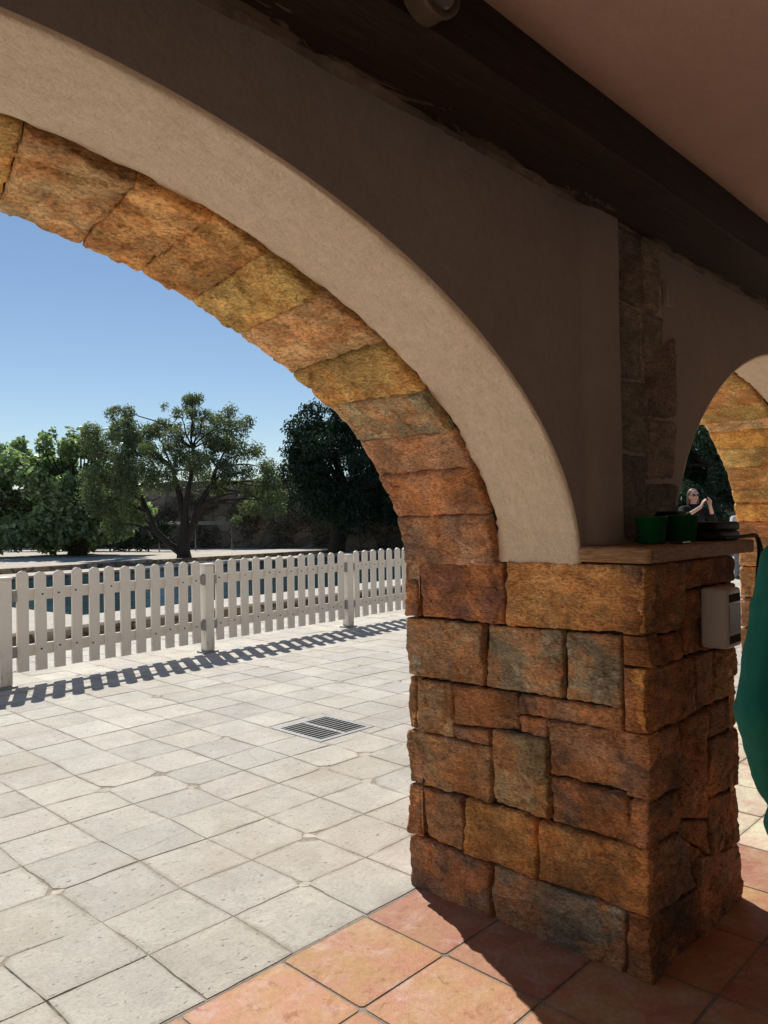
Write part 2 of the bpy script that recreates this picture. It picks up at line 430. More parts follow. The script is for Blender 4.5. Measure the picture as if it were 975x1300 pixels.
# stones of the indoor face (x, z)
FB = [
 ('b', (2.382,1.338),(2.685,1.338),(2.668,1.098),(2.382,1.112)), ('b', (2.695,1.338),(2.806,1.338),(2.804,1.238),(2.692,1.238)),
 ('d', (2.815,1.338),(3.16,1.338),(3.16,1.240),(2.813,1.240)), ('b', (2.685,1.232),(2.843,1.232),(2.845,1.008),(2.676,1.008)),
 ('b', (2.851,1.232),(3.16,1.232),(3.16,0.985),(2.855,1.004)), ('b', (2.382,1.106),(2.666,1.092),(2.664,1.003),(2.382,1.010)),
 ('r', (2.382,1.002),(2.754,0.990),(2.752,0.797),(2.382,0.797)), ('b', (2.763,0.994),(2.965,0.990),(2.960,0.796),(2.761,0.796)),
 ('t', (2.975,0.984),(3.16,0.978),(3.16,0.785),(2.968,0.794)), ('b', (2.382,0.790),(2.634,0.788),(2.626,0.568),(2.382,0.586)),
 ('b', (2.643,0.788),(2.842,0.786),(2.838,0.402),(2.634,0.452)), ('b', (2.851,0.786),(3.16,0.778),(3.16,0.674),(2.852,0.684)),
 ('b', (2.851,0.676),(3.16,0.666),(3.16,0.438),(2.848,0.462)), ('d', (2.382,0.578),(2.626,0.560),(2.610,0.428),(2.382,0.430)),
 ('b', (2.620,0.444),(2.838,0.394),(2.838,0.268),(2.616,0.404)), ('b', (2.850,0.454),(3.16,0.430),(3.16,0.215),(2.852,0.258)),
 ('b', (2.382,0.420),(2.608,0.416),(2.750,0.185),(2.382,0.214)), ('b', (2.760,0.278),(3.16,0.206),(3.16,-0.01),(2.758,-0.01)),
 ('d', (2.382,0.206),(2.752,0.176),(2.748,-0.01),(2.382,-0.01)), ('b', (2.614,0.398),(2.840,0.262),(2.752,0.285),(2.700,0.275)),
]

def rows_face(a0, a1, seed):
    """rough coursed stones for a face of which the photo shows nothing"""
    r = random.Random(seed); out = []
    zs = [1.338, 1.10, 0.86, 0.635, 0.42, 0.205, -0.01]
    for zt, zb in zip(zs, zs[1:]):
        x = a0
        while x < a1 - 0.02:
            w = r.uniform(0.18, 0.45)
            if a1 - x - w < 0.14: w = a1 - x
            out.append((r.choice('bobtgoyr'), (x, zt - 0.004), (x + w - 0.006, zt - 0.004), (x + w - 0.006, zb + 0.004), (x, zb + 0.004)))
            x += w
    return out

def pillar(name, x0, x1, label, fa, fb, seed, res=0.0075):
    t = empty(name, ((x0 + x1) / 2, (PY0 + PY1) / 2, 0))
    S = Stones(); ox, oy = t.location.x, t.location.y
    fmA = lambda y, z, d: (x0 - d - ox, y - oy, z)
    fmB = lambda x, z, d: (x - ox + (x0 - PX0), PY0 - d - oy, z)
    for i, (c, *q) in enumerate(fa):
        edge = (1, 0 if q[1][0] <= PY0 + 0.001 else 1, 1, 0.6 if q[0][0] > 2.14 else 1)
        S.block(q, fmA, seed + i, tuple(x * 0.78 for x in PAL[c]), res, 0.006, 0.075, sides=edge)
    for i, (c, *q) in enumerate(fb):
        edge = (1, 1, 1, 0 if q[0][0] <= PX0 + 0.001 else 1)
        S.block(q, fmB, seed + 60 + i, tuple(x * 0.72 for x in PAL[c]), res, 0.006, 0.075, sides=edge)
    for i, (c, *q) in enumerate(rows_face(PY0, PY1, seed)):                 # face towards the next arch
        S.block(q, lambda y, z, d: (x1 + d - ox, y - oy, z), seed + 120 + i, PAL[c], 0.03, 0.017, 0.075)
    for i, (c, *q) in enumerate(rows_face(x0, x1, seed + 3)):               # outdoor face
        S.block(q, lambda x, z, d: (x - ox, PY1 + d - oy, z), seed + 180 + i, PAL[c], 0.03, 0.017, 0.075)
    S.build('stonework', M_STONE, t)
    bm = bmesh.new(); box(bm, x0 + 0.03 - ox, x1 - 0.03 - ox, PY0 + 0.03 - oy, PY1 - 0.03 - oy, -0.02, 1.33); obj('core', bm, M_GAP, t)
    # thick board laid along the indoor half of the top
    bm = bmesh.new()
    lx0, lx1 = x0 - 0.012 - ox, x1 + 0.150 - ox
    ly0, ly1 = PY0 - 0.030 - oy, YI - 0.002 - oy
    nx, ny, nz = 40, 10, 4
    g = {}
    for i in range(nx + 1):
        for j in range(ny + 1):
            for k in range(nz + 1):
                if i in (0, nx) or j in (0, ny) or k in (0, nz):
                    p = V((lx0 + (lx1 - lx0) * i / nx, ly0 + (ly1 - ly0) * j / ny, 1.343 + 0.054 * k / nz))
                    m = (i in (0, nx)) + (j in (0, ny)) + (k in (0, nz))
                    c = V(((lx0 + lx1) / 2, (ly0 + ly1) / 2, 1.37))
                    if m > 1: p += V((math.copysign(1, c.x - p.x) * (i in (0, nx)), math.copysign(1, c.y - p.y) * (j in (0, ny)), math.copysign(1, c.z - p.z) * (k in (0, nz)))) * 0.0025
                    p += 0.0025 * V((noise.noise(p * 9), noise.noise(p * 8 + V((5, 5, 5))), 0.5 * noise.noise(p * 10 + V((2, 8, 1)))))
                    g[i, j, k] = bm.verts.new(p)
    for (A, B, fix, n1, n2) in ((0, 1, 2, nx, ny), (0, 2, 1, nx, nz), (1, 2, 0, ny, nz)):
        for s in (0, (nz, ny, nx)[[2, 1, 0].index(fix)]):
            for a in range(n1):
                for b in range(n2):
                    ks = []
                    for da, db in ((0, 0), (1, 0), (1, 1), (0, 1)):
                        t3 = [0, 0, 0]; t3[A] = a + da; t3[B] = b + db; t3[fix] = s; ks.append(g[tuple(t3)])
                    bm.faces.new(ks)
    bmesh.ops.recalc_face_normals(bm, faces=bm.faces)
    obj('wooden_ledge', bm, M_LEDGE, t, True)
    return tag(t, label, 'pillar')

pillar('stone_pillar', PX0, PX1, 'large brown stone pillar in the middle with a wooden ledge holding green cups', FA, FB, 11)
fa2 = [(random.Random(i * 7 + 1).choice('yoyotyob'), *q[1:]) for i, q in enumerate(rows_face(1.13, 2.165, 77))]
fa2 = [(c, (3.295 - q[0][0], q[0][1]), (3.295 - q[1][0], q[1][1]), (3.295 - q[2][0], q[2][1]), (3.295 - q[3][0], q[3][1])) for c, *q in fa2]
fb2 = [(c, *[(a - P2X0 + PX0, b) for a, b in q]) for c, *q in rows_face(P2X0, P2X1, 78)]
pillar('stone_pillar', P2X0, P2X1, 'farther stone pillar at the right edge, behind the person in green', fa2, fb2, 311, 0.016)

# ------------------------------------------------------------------ arcade wall
NEXP = 1.85                                                   # a little straighter towards the springing than an ellipse
def arch_pt(cx, a, b, t):
    """point and outward normal of the arch curve at polar angle t"""
    c_, s_ = math.cos(t), max(0.0, math.sin(t))
    r_ = 1.0 / (abs(c_) ** NEXP + s_ ** NEXP) ** (1 / NEXP)
    u, w_ = r_ * c_, r_ * s_
    n = V((math.copysign(abs(u) ** (NEXP - 1), u) / a, (w_ ** (NEXP - 1)) / b)).normalized()
    return cx + a * u, Z0 + b * w_, n

wall = tag(empty('arcade_wall', (3.2, 1.75, 0)), 'plastered arcade wall with stone-edged round arches, dark on the indoor side', 'wall')
wo = V((3.2, 1.75, 0))
def pw(x, y, z): return (x - wo.x, y - wo.y, z)

# indoor face + outdoor face
v = []; f = []
def face_strip(y, xs, zb, flip):
    i0 = len(v)
    for x, z in zip(xs, zb):
        v.append(pw(x, y, z)); v.append(pw(x, y, ZT + 0.06))
    for i in range(len(xs) - 1):
        q = (i0 + 2 * i, i0 + 2 * i + 2, i0 + 2 * i + 3, i0 + 2 * i + 1)
        f.append(q if not flip else q[::-1])
def strip_set(y, inset, flip):
    e = 0.0001
    prev = XL
    for cx, a, b in ARCH:
        A = a + inset
        zl = 0.0 if prev == XL else Z0 - 0.002
        face_strip(y, [prev, cx - A], [zl, zl], flip)
        th = [math.pi - math.pi * k / 120 for k in range(121)]
        pts = [arch_pt(cx, a, b, t) for t in th]
        face_strip(y, [x + n.x * inset for x, z, n in pts], [z + n.y * inset for x, z, n in pts], flip)
        prev = cx + A
    face_strip(y, [prev, XR], [0, 0], flip)
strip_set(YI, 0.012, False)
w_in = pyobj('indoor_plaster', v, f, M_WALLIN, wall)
v = []; f = []
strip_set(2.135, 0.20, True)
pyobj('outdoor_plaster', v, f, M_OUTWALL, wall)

# plaster reveal (soffit) of each arch, with a hand-rounded arris and a ragged lip over the stones
for ai, (cx, a, b) in enumerate(ARCH):
    v = []; f = []
    NT_, NY = 190, 16
    for i in range(NT_ + 1):
        t = math.pi * i / NT_
        ct, st = math.cos(t), math.sin(t)
        edge = YB + 0.016 * fbm(V((t * 9, ai, 0)), 4) + 0.012 * noise.noise(V((t * 40, ai, 3))) + 0.006 * noise.noise(V((t * 110, ai, 5)))
        row = []
        ax_, az_, n = arch_pt(cx, a, b, t)
        for j in range(NY + 4):
            if j == 0: y, r = YI, 0.0121
            elif j == 1: y, r = YI + 0.0035, 0.0035
            elif j == NY + 2: y, r = edge + 0.004, 0.008
            elif j == NY + 3: y, r = edge - 0.004, 0.05
            else:
                y = YI + 0.013 + (edge - YI - 0.013) * (j - 2) / (NY - 1); r = 0.0
                if j == NY + 1: y = edge; r = 0.001
            px, pz = ax_, az_
            wob = 0.006 * fbm(V((px * 3.1, y * 3.1, pz * 3.1)), 3) + 0.0016 * noise.noise(V((px * 22, y * 9, pz * 22)))
            if j < 2: wob = 0.004 * noise.noise(V((px * 5, 1, pz * 5))) + 0.002 * noise.noise(V((px * 30, 1, pz * 30)))
            if j == 0: wob *= 0.0
            px += n.x * (r + wob); pz += n.y * (r + wob)
            if st < 0.06: pz -= 0.012 + 0.008 * noise.noise(V((y * 20, 0, ai)))
            v.append(pw(px, y, pz))
    m = NY + 4
    for i in range(NT_):
        for j in range(m - 1):
            f.append((i * m + j, i * m + j + 1, (i + 1) * m + j + 1, (i + 1) * m + j))
    pyobj('plaster_reveal', v, f, M_PLASTER, wall, True)

# ring of rough stones on the outdoor half of each arch
J1 = [(-1.5, -1.5), (9.6, 9.7), (19.8, 20.0), (28.2, 27.8), (37.1, 36.4), (45.2, 46.2), (54.9, 57.0), (62.3, 64.6), (68.7, 70.7), (75.1, 77.5), (82.5, 86.0), (91, 93), (99, 101), (108, 107), (116, 117), (125, 124), (134, 135), (143, 142), (152, 153), (161, 160), (171, 171), (181.5, 181.5)]
C1 = 'drbgytyootytogbotbotb'
def voussoirs(ai, joints, cols, seed, res=0.010):
    cx, a, b = ARCH[ai]
    S = Stones()
    for i in range(len(joints) - 1):
        (o0, i0), (o1, i1) = joints[i], joints[i + 1]
        # plane coords: (angle in units of metres-ish, y); TL,TR = outer edge
        k = 0.0245
        q = [(o1 * k, YO + 0.004), (o0 * k, YO + 0.004), (i0 * k, YB + 0.008), (i1 * k, YB + 0.008)]
        def fm(u, y, d):
            t = math.radians(u / k)
            x_, z_, n = arch_pt(cx, a, b, t)
            if t < 0: z_ += b * t
            return pw(x_ - n.x * d, y, z_ - n.y * d)
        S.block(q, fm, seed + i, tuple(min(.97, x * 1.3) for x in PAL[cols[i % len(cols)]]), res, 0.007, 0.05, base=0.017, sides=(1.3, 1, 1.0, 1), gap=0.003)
        # front of the stone on the outdoor face
        t0, t1 = o0 * k, o1 * k
        def fm2(u, r, d):
            t = math.radians(u / k)
            x_, z_, n = arch_pt(cx, a, b, t)
            return pw(x_ + n.x * r, YO - 0.004 + d, z_ + n.y * r)
        S.block([(t1, 0.26), (t0, 0.26), (t0, -0.012), (t1, -0.012)], fm2, seed + 40 + i, PAL[cols[i % len(cols)]], 0.03, 0.015, 0.06)
    S.build('arch_stones', M_STONE, wall)
    vv = []; ff = []
    for i in range(121):
        t = math.pi * i / 120; x_, z_, n = arch_pt(cx, a, b, t)
        for y in (YB - 0.03, YO - 0.06): vv.append(pw(x_ + n.x * 0.012, y, z_ + n.y * 0.012))
    for i in range(120): ff.append((2 * i, 2 * i + 1, 2 * i + 3, 2 * i + 2))
    pyobj('arch_gap_shade', vv, ff, M_GAP, wall, True)  # dark strip painted as the shade in gaps behind the stones
voussoirs(0, J1, C1, 500)
r2 = random.Random(4)
J2 = [(-1.5, -1.5)]
while J2[-1][0] < 172: 
    s_ = J2[-1][0] + r2.uniform(6.0, 11.0); J2.append((s_, s_ + r2.uniform(-1, 1)))
J2[-1] = (181.5, 181.5)
voussoirs(1, J2, 'royoyotyoyboyotyoyo', 560, 0.018)
voussoirs(2, J2, 'boytobgoyrotobyotbo', 620, 0.05)

v = []; f = []
for i in range(60):
    z = 1.398 + (2.588 - 1.398) * i / 59
    for x, d in ((2.425, 0.0005), (2.455, 0.004), (2.49, 0.014), (2.53, 0.021), (2.62, 0.025), (2.662, 0.023), (2.676, 0.014), (2.682, -0.004)):
        v.append(pw(x + 0.006 * noise.noise(V((x * 4, z * 3.1, 1))) + 0.003 * noise.noise(V((1, z * 17, 1))), YI - d, z))
for i in range(59):
    for j in range(7): f.append((i * 8 + j, i * 8 + j + 1, i * 8 + 9 + j, i * 8 + 8 + j))
pyobj('plaster_step', v, f, M_WALLIN, wall, True)

# band of bare stones left in the indoor plaster above the pillar
S = Stones()
band = [('g', (2.680,2.590),(2.860,2.590),(2.855,2.300),(2.672,2.300)), ('b', (2.866,2.590),(3.035,2.590),(3.040,2.310),(2.862,2.300)),
        ('g', (2.672,2.294),(2.880,2.294),(2.870,2.020),(2.668,2.010)), ('b', (2.888,2.300),(3.060,2.300),(3.070,2.120),(2.884,2.090)),
        ('g', (2.900,2.110),(3.170,2.235),(3.175,1.900),(2.890,1.880)), ('b', (2.668,2.000),(2.882,2.012),(2.880,1.740),(2.642,1.740)),
        ('b', (2.890,1.872),(3.172,1.890),(3.150,1.640),(2.890,1.630)), ('g', (2.640,1.730),(2.882,1.730),(2.880,1.390),(2.625,1.390)),
        ('d', (2.890,1.622),(3.152,1.630),(3.160,1.390),(2.890,1.390))]
PALB = {'g': (0.10, 0.105, 0.09), 'b': (0.30, 0.24, 0.18), 'd': (0.19, 0.16, 0.13)}
for i, (c, *q) in enumerate(band):
    S.block(q, lambda x, z, d: pw(x, YI - 0.004 - d, z), 700 + i, PALB[c], 0.014, 0.012, 0.03, base=0.010, gap=0.006, amp=0.7)
S.build('bare_stone_band', M_STONED, wall)
S = Stones(); S.block([(2.630, 2.592), (3.050, 2.592), (3.165, 1.386), (2.615, 1.386)], lambda x, z, d: pw(x, YI - 0.001 - d, z), 741, (0.46, 0.38, 0.30), 0.03, 0.01, 0.02, base=0.003, gap=0, amp=0.4)
S.build('smeared_mortar', M_STONED, wall)

# ragged plaster where wall meets beam
v = []; f = []; n_ = 700
for i in range(n_ + 1):
    x = XL + 0.02 + (XR - XL - 0.04) * i / n_
    w_ = 0.007 + 0.022 * max(-0.25, fbm(V((x * 2.6, 0, 0)), 4)) + 0.008 * noise.noise(V((x * 40, 2, 0)))
    dz = 0.008 * noise.noise(V((x * 13, 5, 0)))
    v += [pw(x, YI + 0.001, 2.570 + 0.010 * noise.noise(V((x * 6, 0, 4)))), pw(x, YI - w_ * 0.45, 2.582 + dz * 0.5), pw(x, YI - max(0.003, w_ * 1.3), 2.586 + dz * 0.3), pw(x, YI - max(0.002, w_ * 1.2), 2.602)]
for i in range(n_):
    for j in range(3): f.append((i * 4 + j, i * 4 + 4 + j, i * 4 + 5 + j, i * 4 + 1 + j))
pyobj('ragged_plaster_lip', v, f, mat_simple('stained_plaster', (0.20, 0.155, 0.12), 0.95, 0.45, 14, 0.006, 50), wall, True)

# ------------------------------------------------------------------ beam, ceiling, indoor walls, roof
bm = bmesh.new()
nx = 420; prof = [(YI + 0.002, 2.59), (1.28, 2.59), (1.20, 2.59), (1.116, 2.59), (1.107, 2.594), (1.105, 2.66), (1.104, 2.72), (1.104, ZT + 0.01)]
rings = []
for i in range(nx + 1):
    x = XL + 0.01 + (XR - XL - 0.02) * i / nx
    rings.append([bm.verts.new((x - 3.0, y - 1.23 + 0.006 * fbm(V((x * 1.3, y * 8, z * 8)), 3) * (y < 1.3), z - 2.6 + 0.008 * fbm(V((x * 1.1 + 9, y * 9, 0)), 4) * (z < 2.7))) for y, z in prof])
for a_, b_ in zip(rings, rings[1:]):
    for j in range(len(prof) - 1): bm.faces.new((a_[j], b_[j], b_[j + 1], a_[j + 1]))
bmesh.ops.recalc_face_normals(bm, faces=bm.faces)
o = obj('wooden_beam', bm, M_BEAM, None, False); o.location = (3.0, 1.23, 2.6)
tag(o, 'dark brown timber beam along the top of the wall under the ceiling', 'beam')

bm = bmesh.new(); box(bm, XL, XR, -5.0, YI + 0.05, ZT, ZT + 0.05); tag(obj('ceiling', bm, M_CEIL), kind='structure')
bm = bmesh.new(); box(bm, XL - 0.3, XR + 0.3, -5.3, 2.22, ZT + 0.07, ZT + 0.35); tag(obj('roof', bm, M_OUTWALL), kind='structure')
bm = bmesh.new(); box(bm, XL - 0.25, XR + 0.25, -5.25, -5.0, 0, ZT + 0.05); tag(obj('back_wall', bm, mat_plaster('plaster_room', (0.78, 0.74, 0.68), (0.74, 0.69, 0.62), 0.05, 0.001)), kind='structure')

# lamp on the side of the beam
M_LAMPB = mat_simple('lamp_body', (0.09, 0.058, 0.038), 0.5, 0.2, 30)
M_LAMPG = mat_simple('frosted_glass', (0.17, 0.155, 0.145), 0.25, 0.06, 12)
lamp = tag(empty('wall_lamp', (1.285, 1.10, 2.648)), 'small round frosted bulkhead lamp on the dark beam near the top edge', 'lamp')
RX = Matrix.Rotation(math.pi / 2, 4, 'X')
bm = bmesh.new(); lathe(bm, [(0.088, 0.0), (0.088, 0.05), (0.094, 0.052), (0.094, 0.066), (0.080, 0.068), (0.078, 0.056)], 40, RX); obj('lamp_body', bm, M_LAMPB, lamp, True); lamp.scale = (0.78, 0.85, 0.78)
bm = bmesh.new(); lathe(bm, [(0.080, 0.05), (0.079, 0.060), (0.066, 0.070), (0.040, 0.077), (0.012, 0.079)], 40, RX); obj('glass_cover', bm, M_LAMPG, lamp, True)
bm = bmesh.new(); lathe(bm, [(0.010, 0.076), (0.010, 0.084), (0.004, 0.086)], 12, RX); obj('screw', bm, M_SCREW, lamp, True)

# plate on the wall beside the bare stones
M_PLATE = mat_simple('switch_plastic', (0.34, 0.29, 0.24), 0.5, 0.06, 10)
sw = tag(empty('wall_switch', (3.125, YI, 2.405)), 'small pale double switch plate on the plaster right of the bare stone band', 'switch')
bm = bmesh.new(); box(bm, -0.045, 0.045, -0.010, 0.0, -0.05, 0.05, None, 0.003); obj('plate', bm, M_PLATE, sw)
for sx in (-1, 1):
    bm = bmesh.new(); box(bm, sx * 0.019 - 0.016, sx * 0.019 + 0.016, -0.015, -0.0101, -0.036, 0.036, None, 0.002); obj('rocker', bm, M_PLATE, sw)

# ------------------------------------------------------------------ floors
def jitter_poly(poly, rn, j=0.004, steps=4):
    out = []
    n = len(poly)
    for i in range(n):
        a, b = V(poly[i]), V(poly[(i + 1) % n])
        L = (b - a).length
        m = max(1, min(steps, int(L / 0.06)))
        d = (b - a).normalized(); nn = V((-d.y, d.x))
        for k in range(m):
            p = a.lerp(b, k / m)
            w = 1.0 if k else 0.5
            out.append(p + nn * rn.uniform(-j, j) * w + d * rn.uniform(-j, j) * 0.5)
    return out

def add_slab(v, f, c, poly, z, tint, thick=0.014, worn=0.0):
    n = len(poly); i0 = len(v)
    P = [V(p) for p in poly]
    cen = sum(P, V((0, 0))) / n
    top = [cen + (p - cen) * (1 - 0.0014 / max(0.05, (p - cen).length)) for p in P]
    rings = []
    if worn:                                                  # worn, dirtier rim with an uneven inner border
        rings.append([((cen + (p - cen) * (1 - (0.022 + 0.020 * noise.noise(V((p.x * 14, p.y * 14, 2)))) / max(0.06, (p - cen).length))), z, 1.0) for p in top])
        rings.append([(p, z - 0.0006, 1 - worn * max(0, 0.45 + 0.9 * noise.noise(V((p.x * 6.1, p.y * 6.1, 7))))) for p in top])
    else: rings.append([(p, z, 1.0) for p in top])
    rings.append([(p, z - 0.0025, 0.8) for p in P]); rings.append([(p, z - thick, 0.5) for p in P])
    for r_ in rings:
        for p, zz, m in r_:
            v.append((p.x, p.y, zz)); c.append((tint[0] * m, tint[1] * m ** 1.1, tint[2] * m ** 1.25))
    f.append(tuple(range(i0, i0 + n)))
    for a in range(len(rings) - 1):
        for k in range(n):
            f.append((i0 + a * n + k, i0 + (a + 1) * n + k, i0 + (a + 1) * n + (k + 1) % n, i0 + a * n + (k + 1) % n))

DR = (3.495, 4.015, 3.985, 4.500)                            # drain opening x0,x1,y0,y1
rn = random.Random(21)
xs = [1.372 + 0.3545 * k for k in range(-38, 84)]
ys = [2.122, 2.490, 2.838, 3.195, 3.548, 3.880, 4.212, 4.568, 4.930, 5.330, 5.722, 6.10] + [6.46 + 0.36 * k for k in range(11)]
v = []; f = []; c = []
corner = {(i, j): (V((x + rn.uniform(-0.012, 0.012), y + rn.uniform(-0.012, 0.012))) if j else V((x, y))) for i, x in enumerate(xs) for j, y in enumerate(ys)}
chip = {k: rn.random() < 0.11 for k in corner}
for i in range(len(xs) - 1):
    for j in range(len(ys) - 1):
        P = [corner[i, j], corner[i + 1, j], corner[i + 1, j + 1], corner[i, j + 1]]
        K = [(i, j), (i + 1, j), (i + 1, j + 1), (i, j + 1)]
        cen = sum(P, V((0, 0))) / 4
        g = 0.0024
        tone = rn.choice([(0.50, 0.468, 0.402), (0.515, 0.484, 0.418), (0.475, 0.443, 0.378), (0.505, 0.468, 0.398), (0.48, 0.452, 0.395), (0.49, 0.450, 0.388), (0.455, 0.43, 0.385)])
        m = rn.uniform(0.92, 1.06) * (1 + 0.65 * max(0, min(1, (0.364 * ys[j] - 0.40 - xs[i]) / 0.6)) + 0.18 * max(0, min(1, (ys[j] - 3) / 4))); tone = tuple(min(0.90, t * m) for t in tone)  # out-of-view slabs at left whitened to bounce light into the arch
        rects = None
        if P[0].x < DR[1] and P[1].x > DR[0] and P[0].y < DR[3] and P[3].y > DR[2]:
            x0, x1, y0, y1 = P[0].x + g, P[1].x - g, P[0].y + g, P[3].y - g
            rects = []
            if x0 < DR[0] - 0.012: rects.append((x0, DR[0] - 0.008, y0, y1))
            if x1 > DR[1] + 0.012: rects.append((DR[1] + 0.008, x1, y0, y1))
            xa, xb = max(x0, DR[0] - 0.004), min(x1, DR[1] + 0.004)
            if xb - xa > 0.012:
                if y0 < DR[2] - 0.012: rects.append((xa, xb, y0, DR[2] - 0.008))
                if y1 > DR[3] + 0.012: rects.append((xa, xb, DR[3] + 0.008, y1))
            for r in rects: add_slab(v, f, c, jitter_poly([(r[0], r[2]), (r[1], r[2]), (r[1], r[3]), (r[0], r[3])], rn, 0.002), rn.uniform(-0.001, 0.001), tone)
            continue
        poly = []
        for k in range(4):
            a = P[k]; prv = P[k - 1]; nxt = P[(k + 1) % 4]
            if chip[K[k]]:
                r1, r2_ = rn.uniform(0.012, 0.085), rn.uniform(0.012, 0.085)
                poly.append(a + (prv - a).normalized() * r1); poly.append(a + (nxt - a).normalized() * r2_)
            else: poly.append(a.copy())
        poly = [p + V((math.copysign(g, cen.x - p.x), math.copysign(g, cen.y - p.y))) for p in poly]
        detail = xs[i] < 6.5 and ys[j] < 7
        pieces = [poly]
        if detail and rn.random() < 0.18 and len(poly) == 4:      # cracked slab: two pieces along a ragged line
            ta, tb = rn.uniform(.15, .85), rn.uniform(.15, .85)
            k0 = rn.randrange(2)
            A_, B_ = poly[k0].lerp(poly[k0 + 1], ta), poly[k0 + 2].lerp(poly[(k0 + 3) % 4], tb)
            mid = []
            for q_ in range(1, 9):
                p_ = A_.lerp(B_, q_ / 9); d_ = (B_ - A_).normalized(); mid.append(p_ + V((-d_.y, d_.x)) * (0.02 * noise.noise(V((p_.x * 9, p_.y * 9, i + j))) + rn.uniform(-.004, .004)))
            pieces = [[A_, poly[k0 + 1], poly[k0 + 2], B_] + mid[::-1], [B_, poly[(k0 + 3) % 4], poly[k0], A_] + mid]
        for pc in pieces:
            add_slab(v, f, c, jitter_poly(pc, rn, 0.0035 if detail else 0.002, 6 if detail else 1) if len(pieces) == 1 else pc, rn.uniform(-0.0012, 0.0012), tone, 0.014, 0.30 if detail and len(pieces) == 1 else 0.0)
for (i, j), on in chip.items():                               # small filling stones at the broken corners
    if on and rn.random() < 0.9 and 0 < j < len(ys) - 1 and not (DR[0] - .1 < corner[i, j].x < DR[1] + .1 and DR[2] - .1 < corner[i, j].y < DR[3] + .1):
        p = corner[i, j]; n = rn.randint(4, 6); a0 = rn.uniform(0, 6)
        m = rn.uniform(0.75, 1.0)
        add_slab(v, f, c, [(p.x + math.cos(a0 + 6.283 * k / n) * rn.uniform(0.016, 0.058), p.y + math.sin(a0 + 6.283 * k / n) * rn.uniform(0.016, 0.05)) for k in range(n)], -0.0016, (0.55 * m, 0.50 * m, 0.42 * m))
tag(pyobj('stone_paving', v, f, M_SLAB, None, False, c), kind='structure')
bm = bmesh.new(); box(bm, -12, 60, 2.118, 10.15, -0.06, -0.0026); tag(obj('paving_bed', bm, M_MORTAR), kind='structure')

v = []; f = []; c = []
rn = random.Random(5)
tx = [1.670 + 0.3985 * k for k in range(-16, 27)]; ty = [2.112 - 0.386 * k for k in range(19)]
for i in range(len(tx) - 1):
    for j in range(len(ty) - 1):
        g = 0.0040
        x0, x1, y1, y0 = tx[i] + g, tx[i + 1] - g, ty[j] - g, ty[j + 1] + g
        ox, oy = rn.uniform(-.002, .002), rn.uniform(-.002, .002)
        t = rn.choice([(0.45, 0.205, 0.115), (0.47, 0.23, 0.12), (0.41, 0.18, 0.115), (0.45, 0.215, 0.13), (0.47, 0.24, 0.13), (0.46, 0.225, 0.11)])
        m = rn.uniform(0.88, 1.10)
        sun_pale = max(0, min(1, (x0 - 3.2) / 0.5), min(1, (0.9 - x0) / 0.5)) if y0 > 0.3 else 0  # sunlit glare put into tile colour; unseen left tiles paled to bounce light
        t = tuple(a_ * (1 - sun_pale) + b_ * sun_pale for a_, b_ in zip(t, (0.66, 0.55, 0.45)))
        r = 0.012
        poly = []
        for (cx_, cy_, a0) in ((x0 + r, y0 + r, 180), (x1 - r, y0 + r, 270), (x1 - r, y1 - r, 0), (x0 + r, y1 - r, 90)):
            for k in range(3):
                a = math.radians(a0 + 45 * k); poly.append((cx_ + r * math.cos(a) + ox + rn.uniform(-.001, .001), cy_ + r * math.sin(a) + oy + rn.uniform(-.001, .001)))
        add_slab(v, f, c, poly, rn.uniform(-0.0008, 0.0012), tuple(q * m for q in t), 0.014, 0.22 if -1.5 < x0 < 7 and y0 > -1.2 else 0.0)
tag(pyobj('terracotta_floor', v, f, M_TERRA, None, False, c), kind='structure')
bm = bmesh.new(); box(bm, XL, XR, -5.0, 2.1175, -0.06, -0.0028); tag(obj('floor_bed', bm, M_GROUT), kind='structure')

# ground and upper yard
bm = bmesh.new(); vs = [bm.verts.new(p) for p in ((-900, -900, -0.07), (900, -900, -0.07), (900, 900, -0.07), (-900, 900, -0.07))]; bm.faces.new(vs)
tag(obj('ground', bm, M_SAND), kind='structure')

# drain grate
dr = tag(empty('drain_grate', ((DR[0] + DR[1]) / 2, (DR[2] + DR[3]) / 2, 0)), 'square metal drain grate set into the pale stone paving', 'drain')
hw, hh = (DR[1] - DR[0]) / 2, (DR[3] - DR[2]) / 2
bm = bmesh.new()
for a_ in ((-hw, hw, -hh, -hh + 0.04), (-hw, hw, hh - 0.04, hh), (-hw, -hw + 0.04, -hh + 0.04, hh - 0.04), (hw - 0.04, hw, -hh + 0.04, hh - 0.04)):
    box(bm, *a_, -0.003, 0.0022)
obj('frame', bm, M_STEEL, dr)
bm = bmesh.new(); box(bm, -hw + 0.041, hw - 0.041, -hh + 0.041, hh - 0.041, -0.0024, -0.0010); obj('pit', bm, M_DARK, dr)  # flat black plate painted as the shade of a hole under the bars
bm = bmesh.new()
for k in range(10):
    y = -hh + 0.066 + (2 * hh - 0.132) * k / 9
    box(bm, -hw + 0.042, hw - 0.042, y - 0.0042, y + 0.0042, -0.0009, 0.0014)
box(bm, -0.014, 0.014, -hh + 0.042, hh - 0.042, -0.0009, 0.0018)
obj('bars', bm, M_STEEL, dr)

# ------------------------------------------------------------------ picket fence
FP = [V((2.741, 7.506, 0)), V((5.072, 7.712, 0)), V((7.520, 7.932, 0)), V((9.93, 8.15, 0))]
fe = (FP[3] - FP[0]).normalized(); fang = math.atan2(fe.y, fe.x)
fence = tag(empty('picket_fence', FP[0], fang), 'white picket fence with rounded tops and square posts in front of the pool', 'fence')
pos = [(p - FP[0]).length for p in FP]
pos = [pos[0] - 2.36] + pos
rn = random.Random(9)
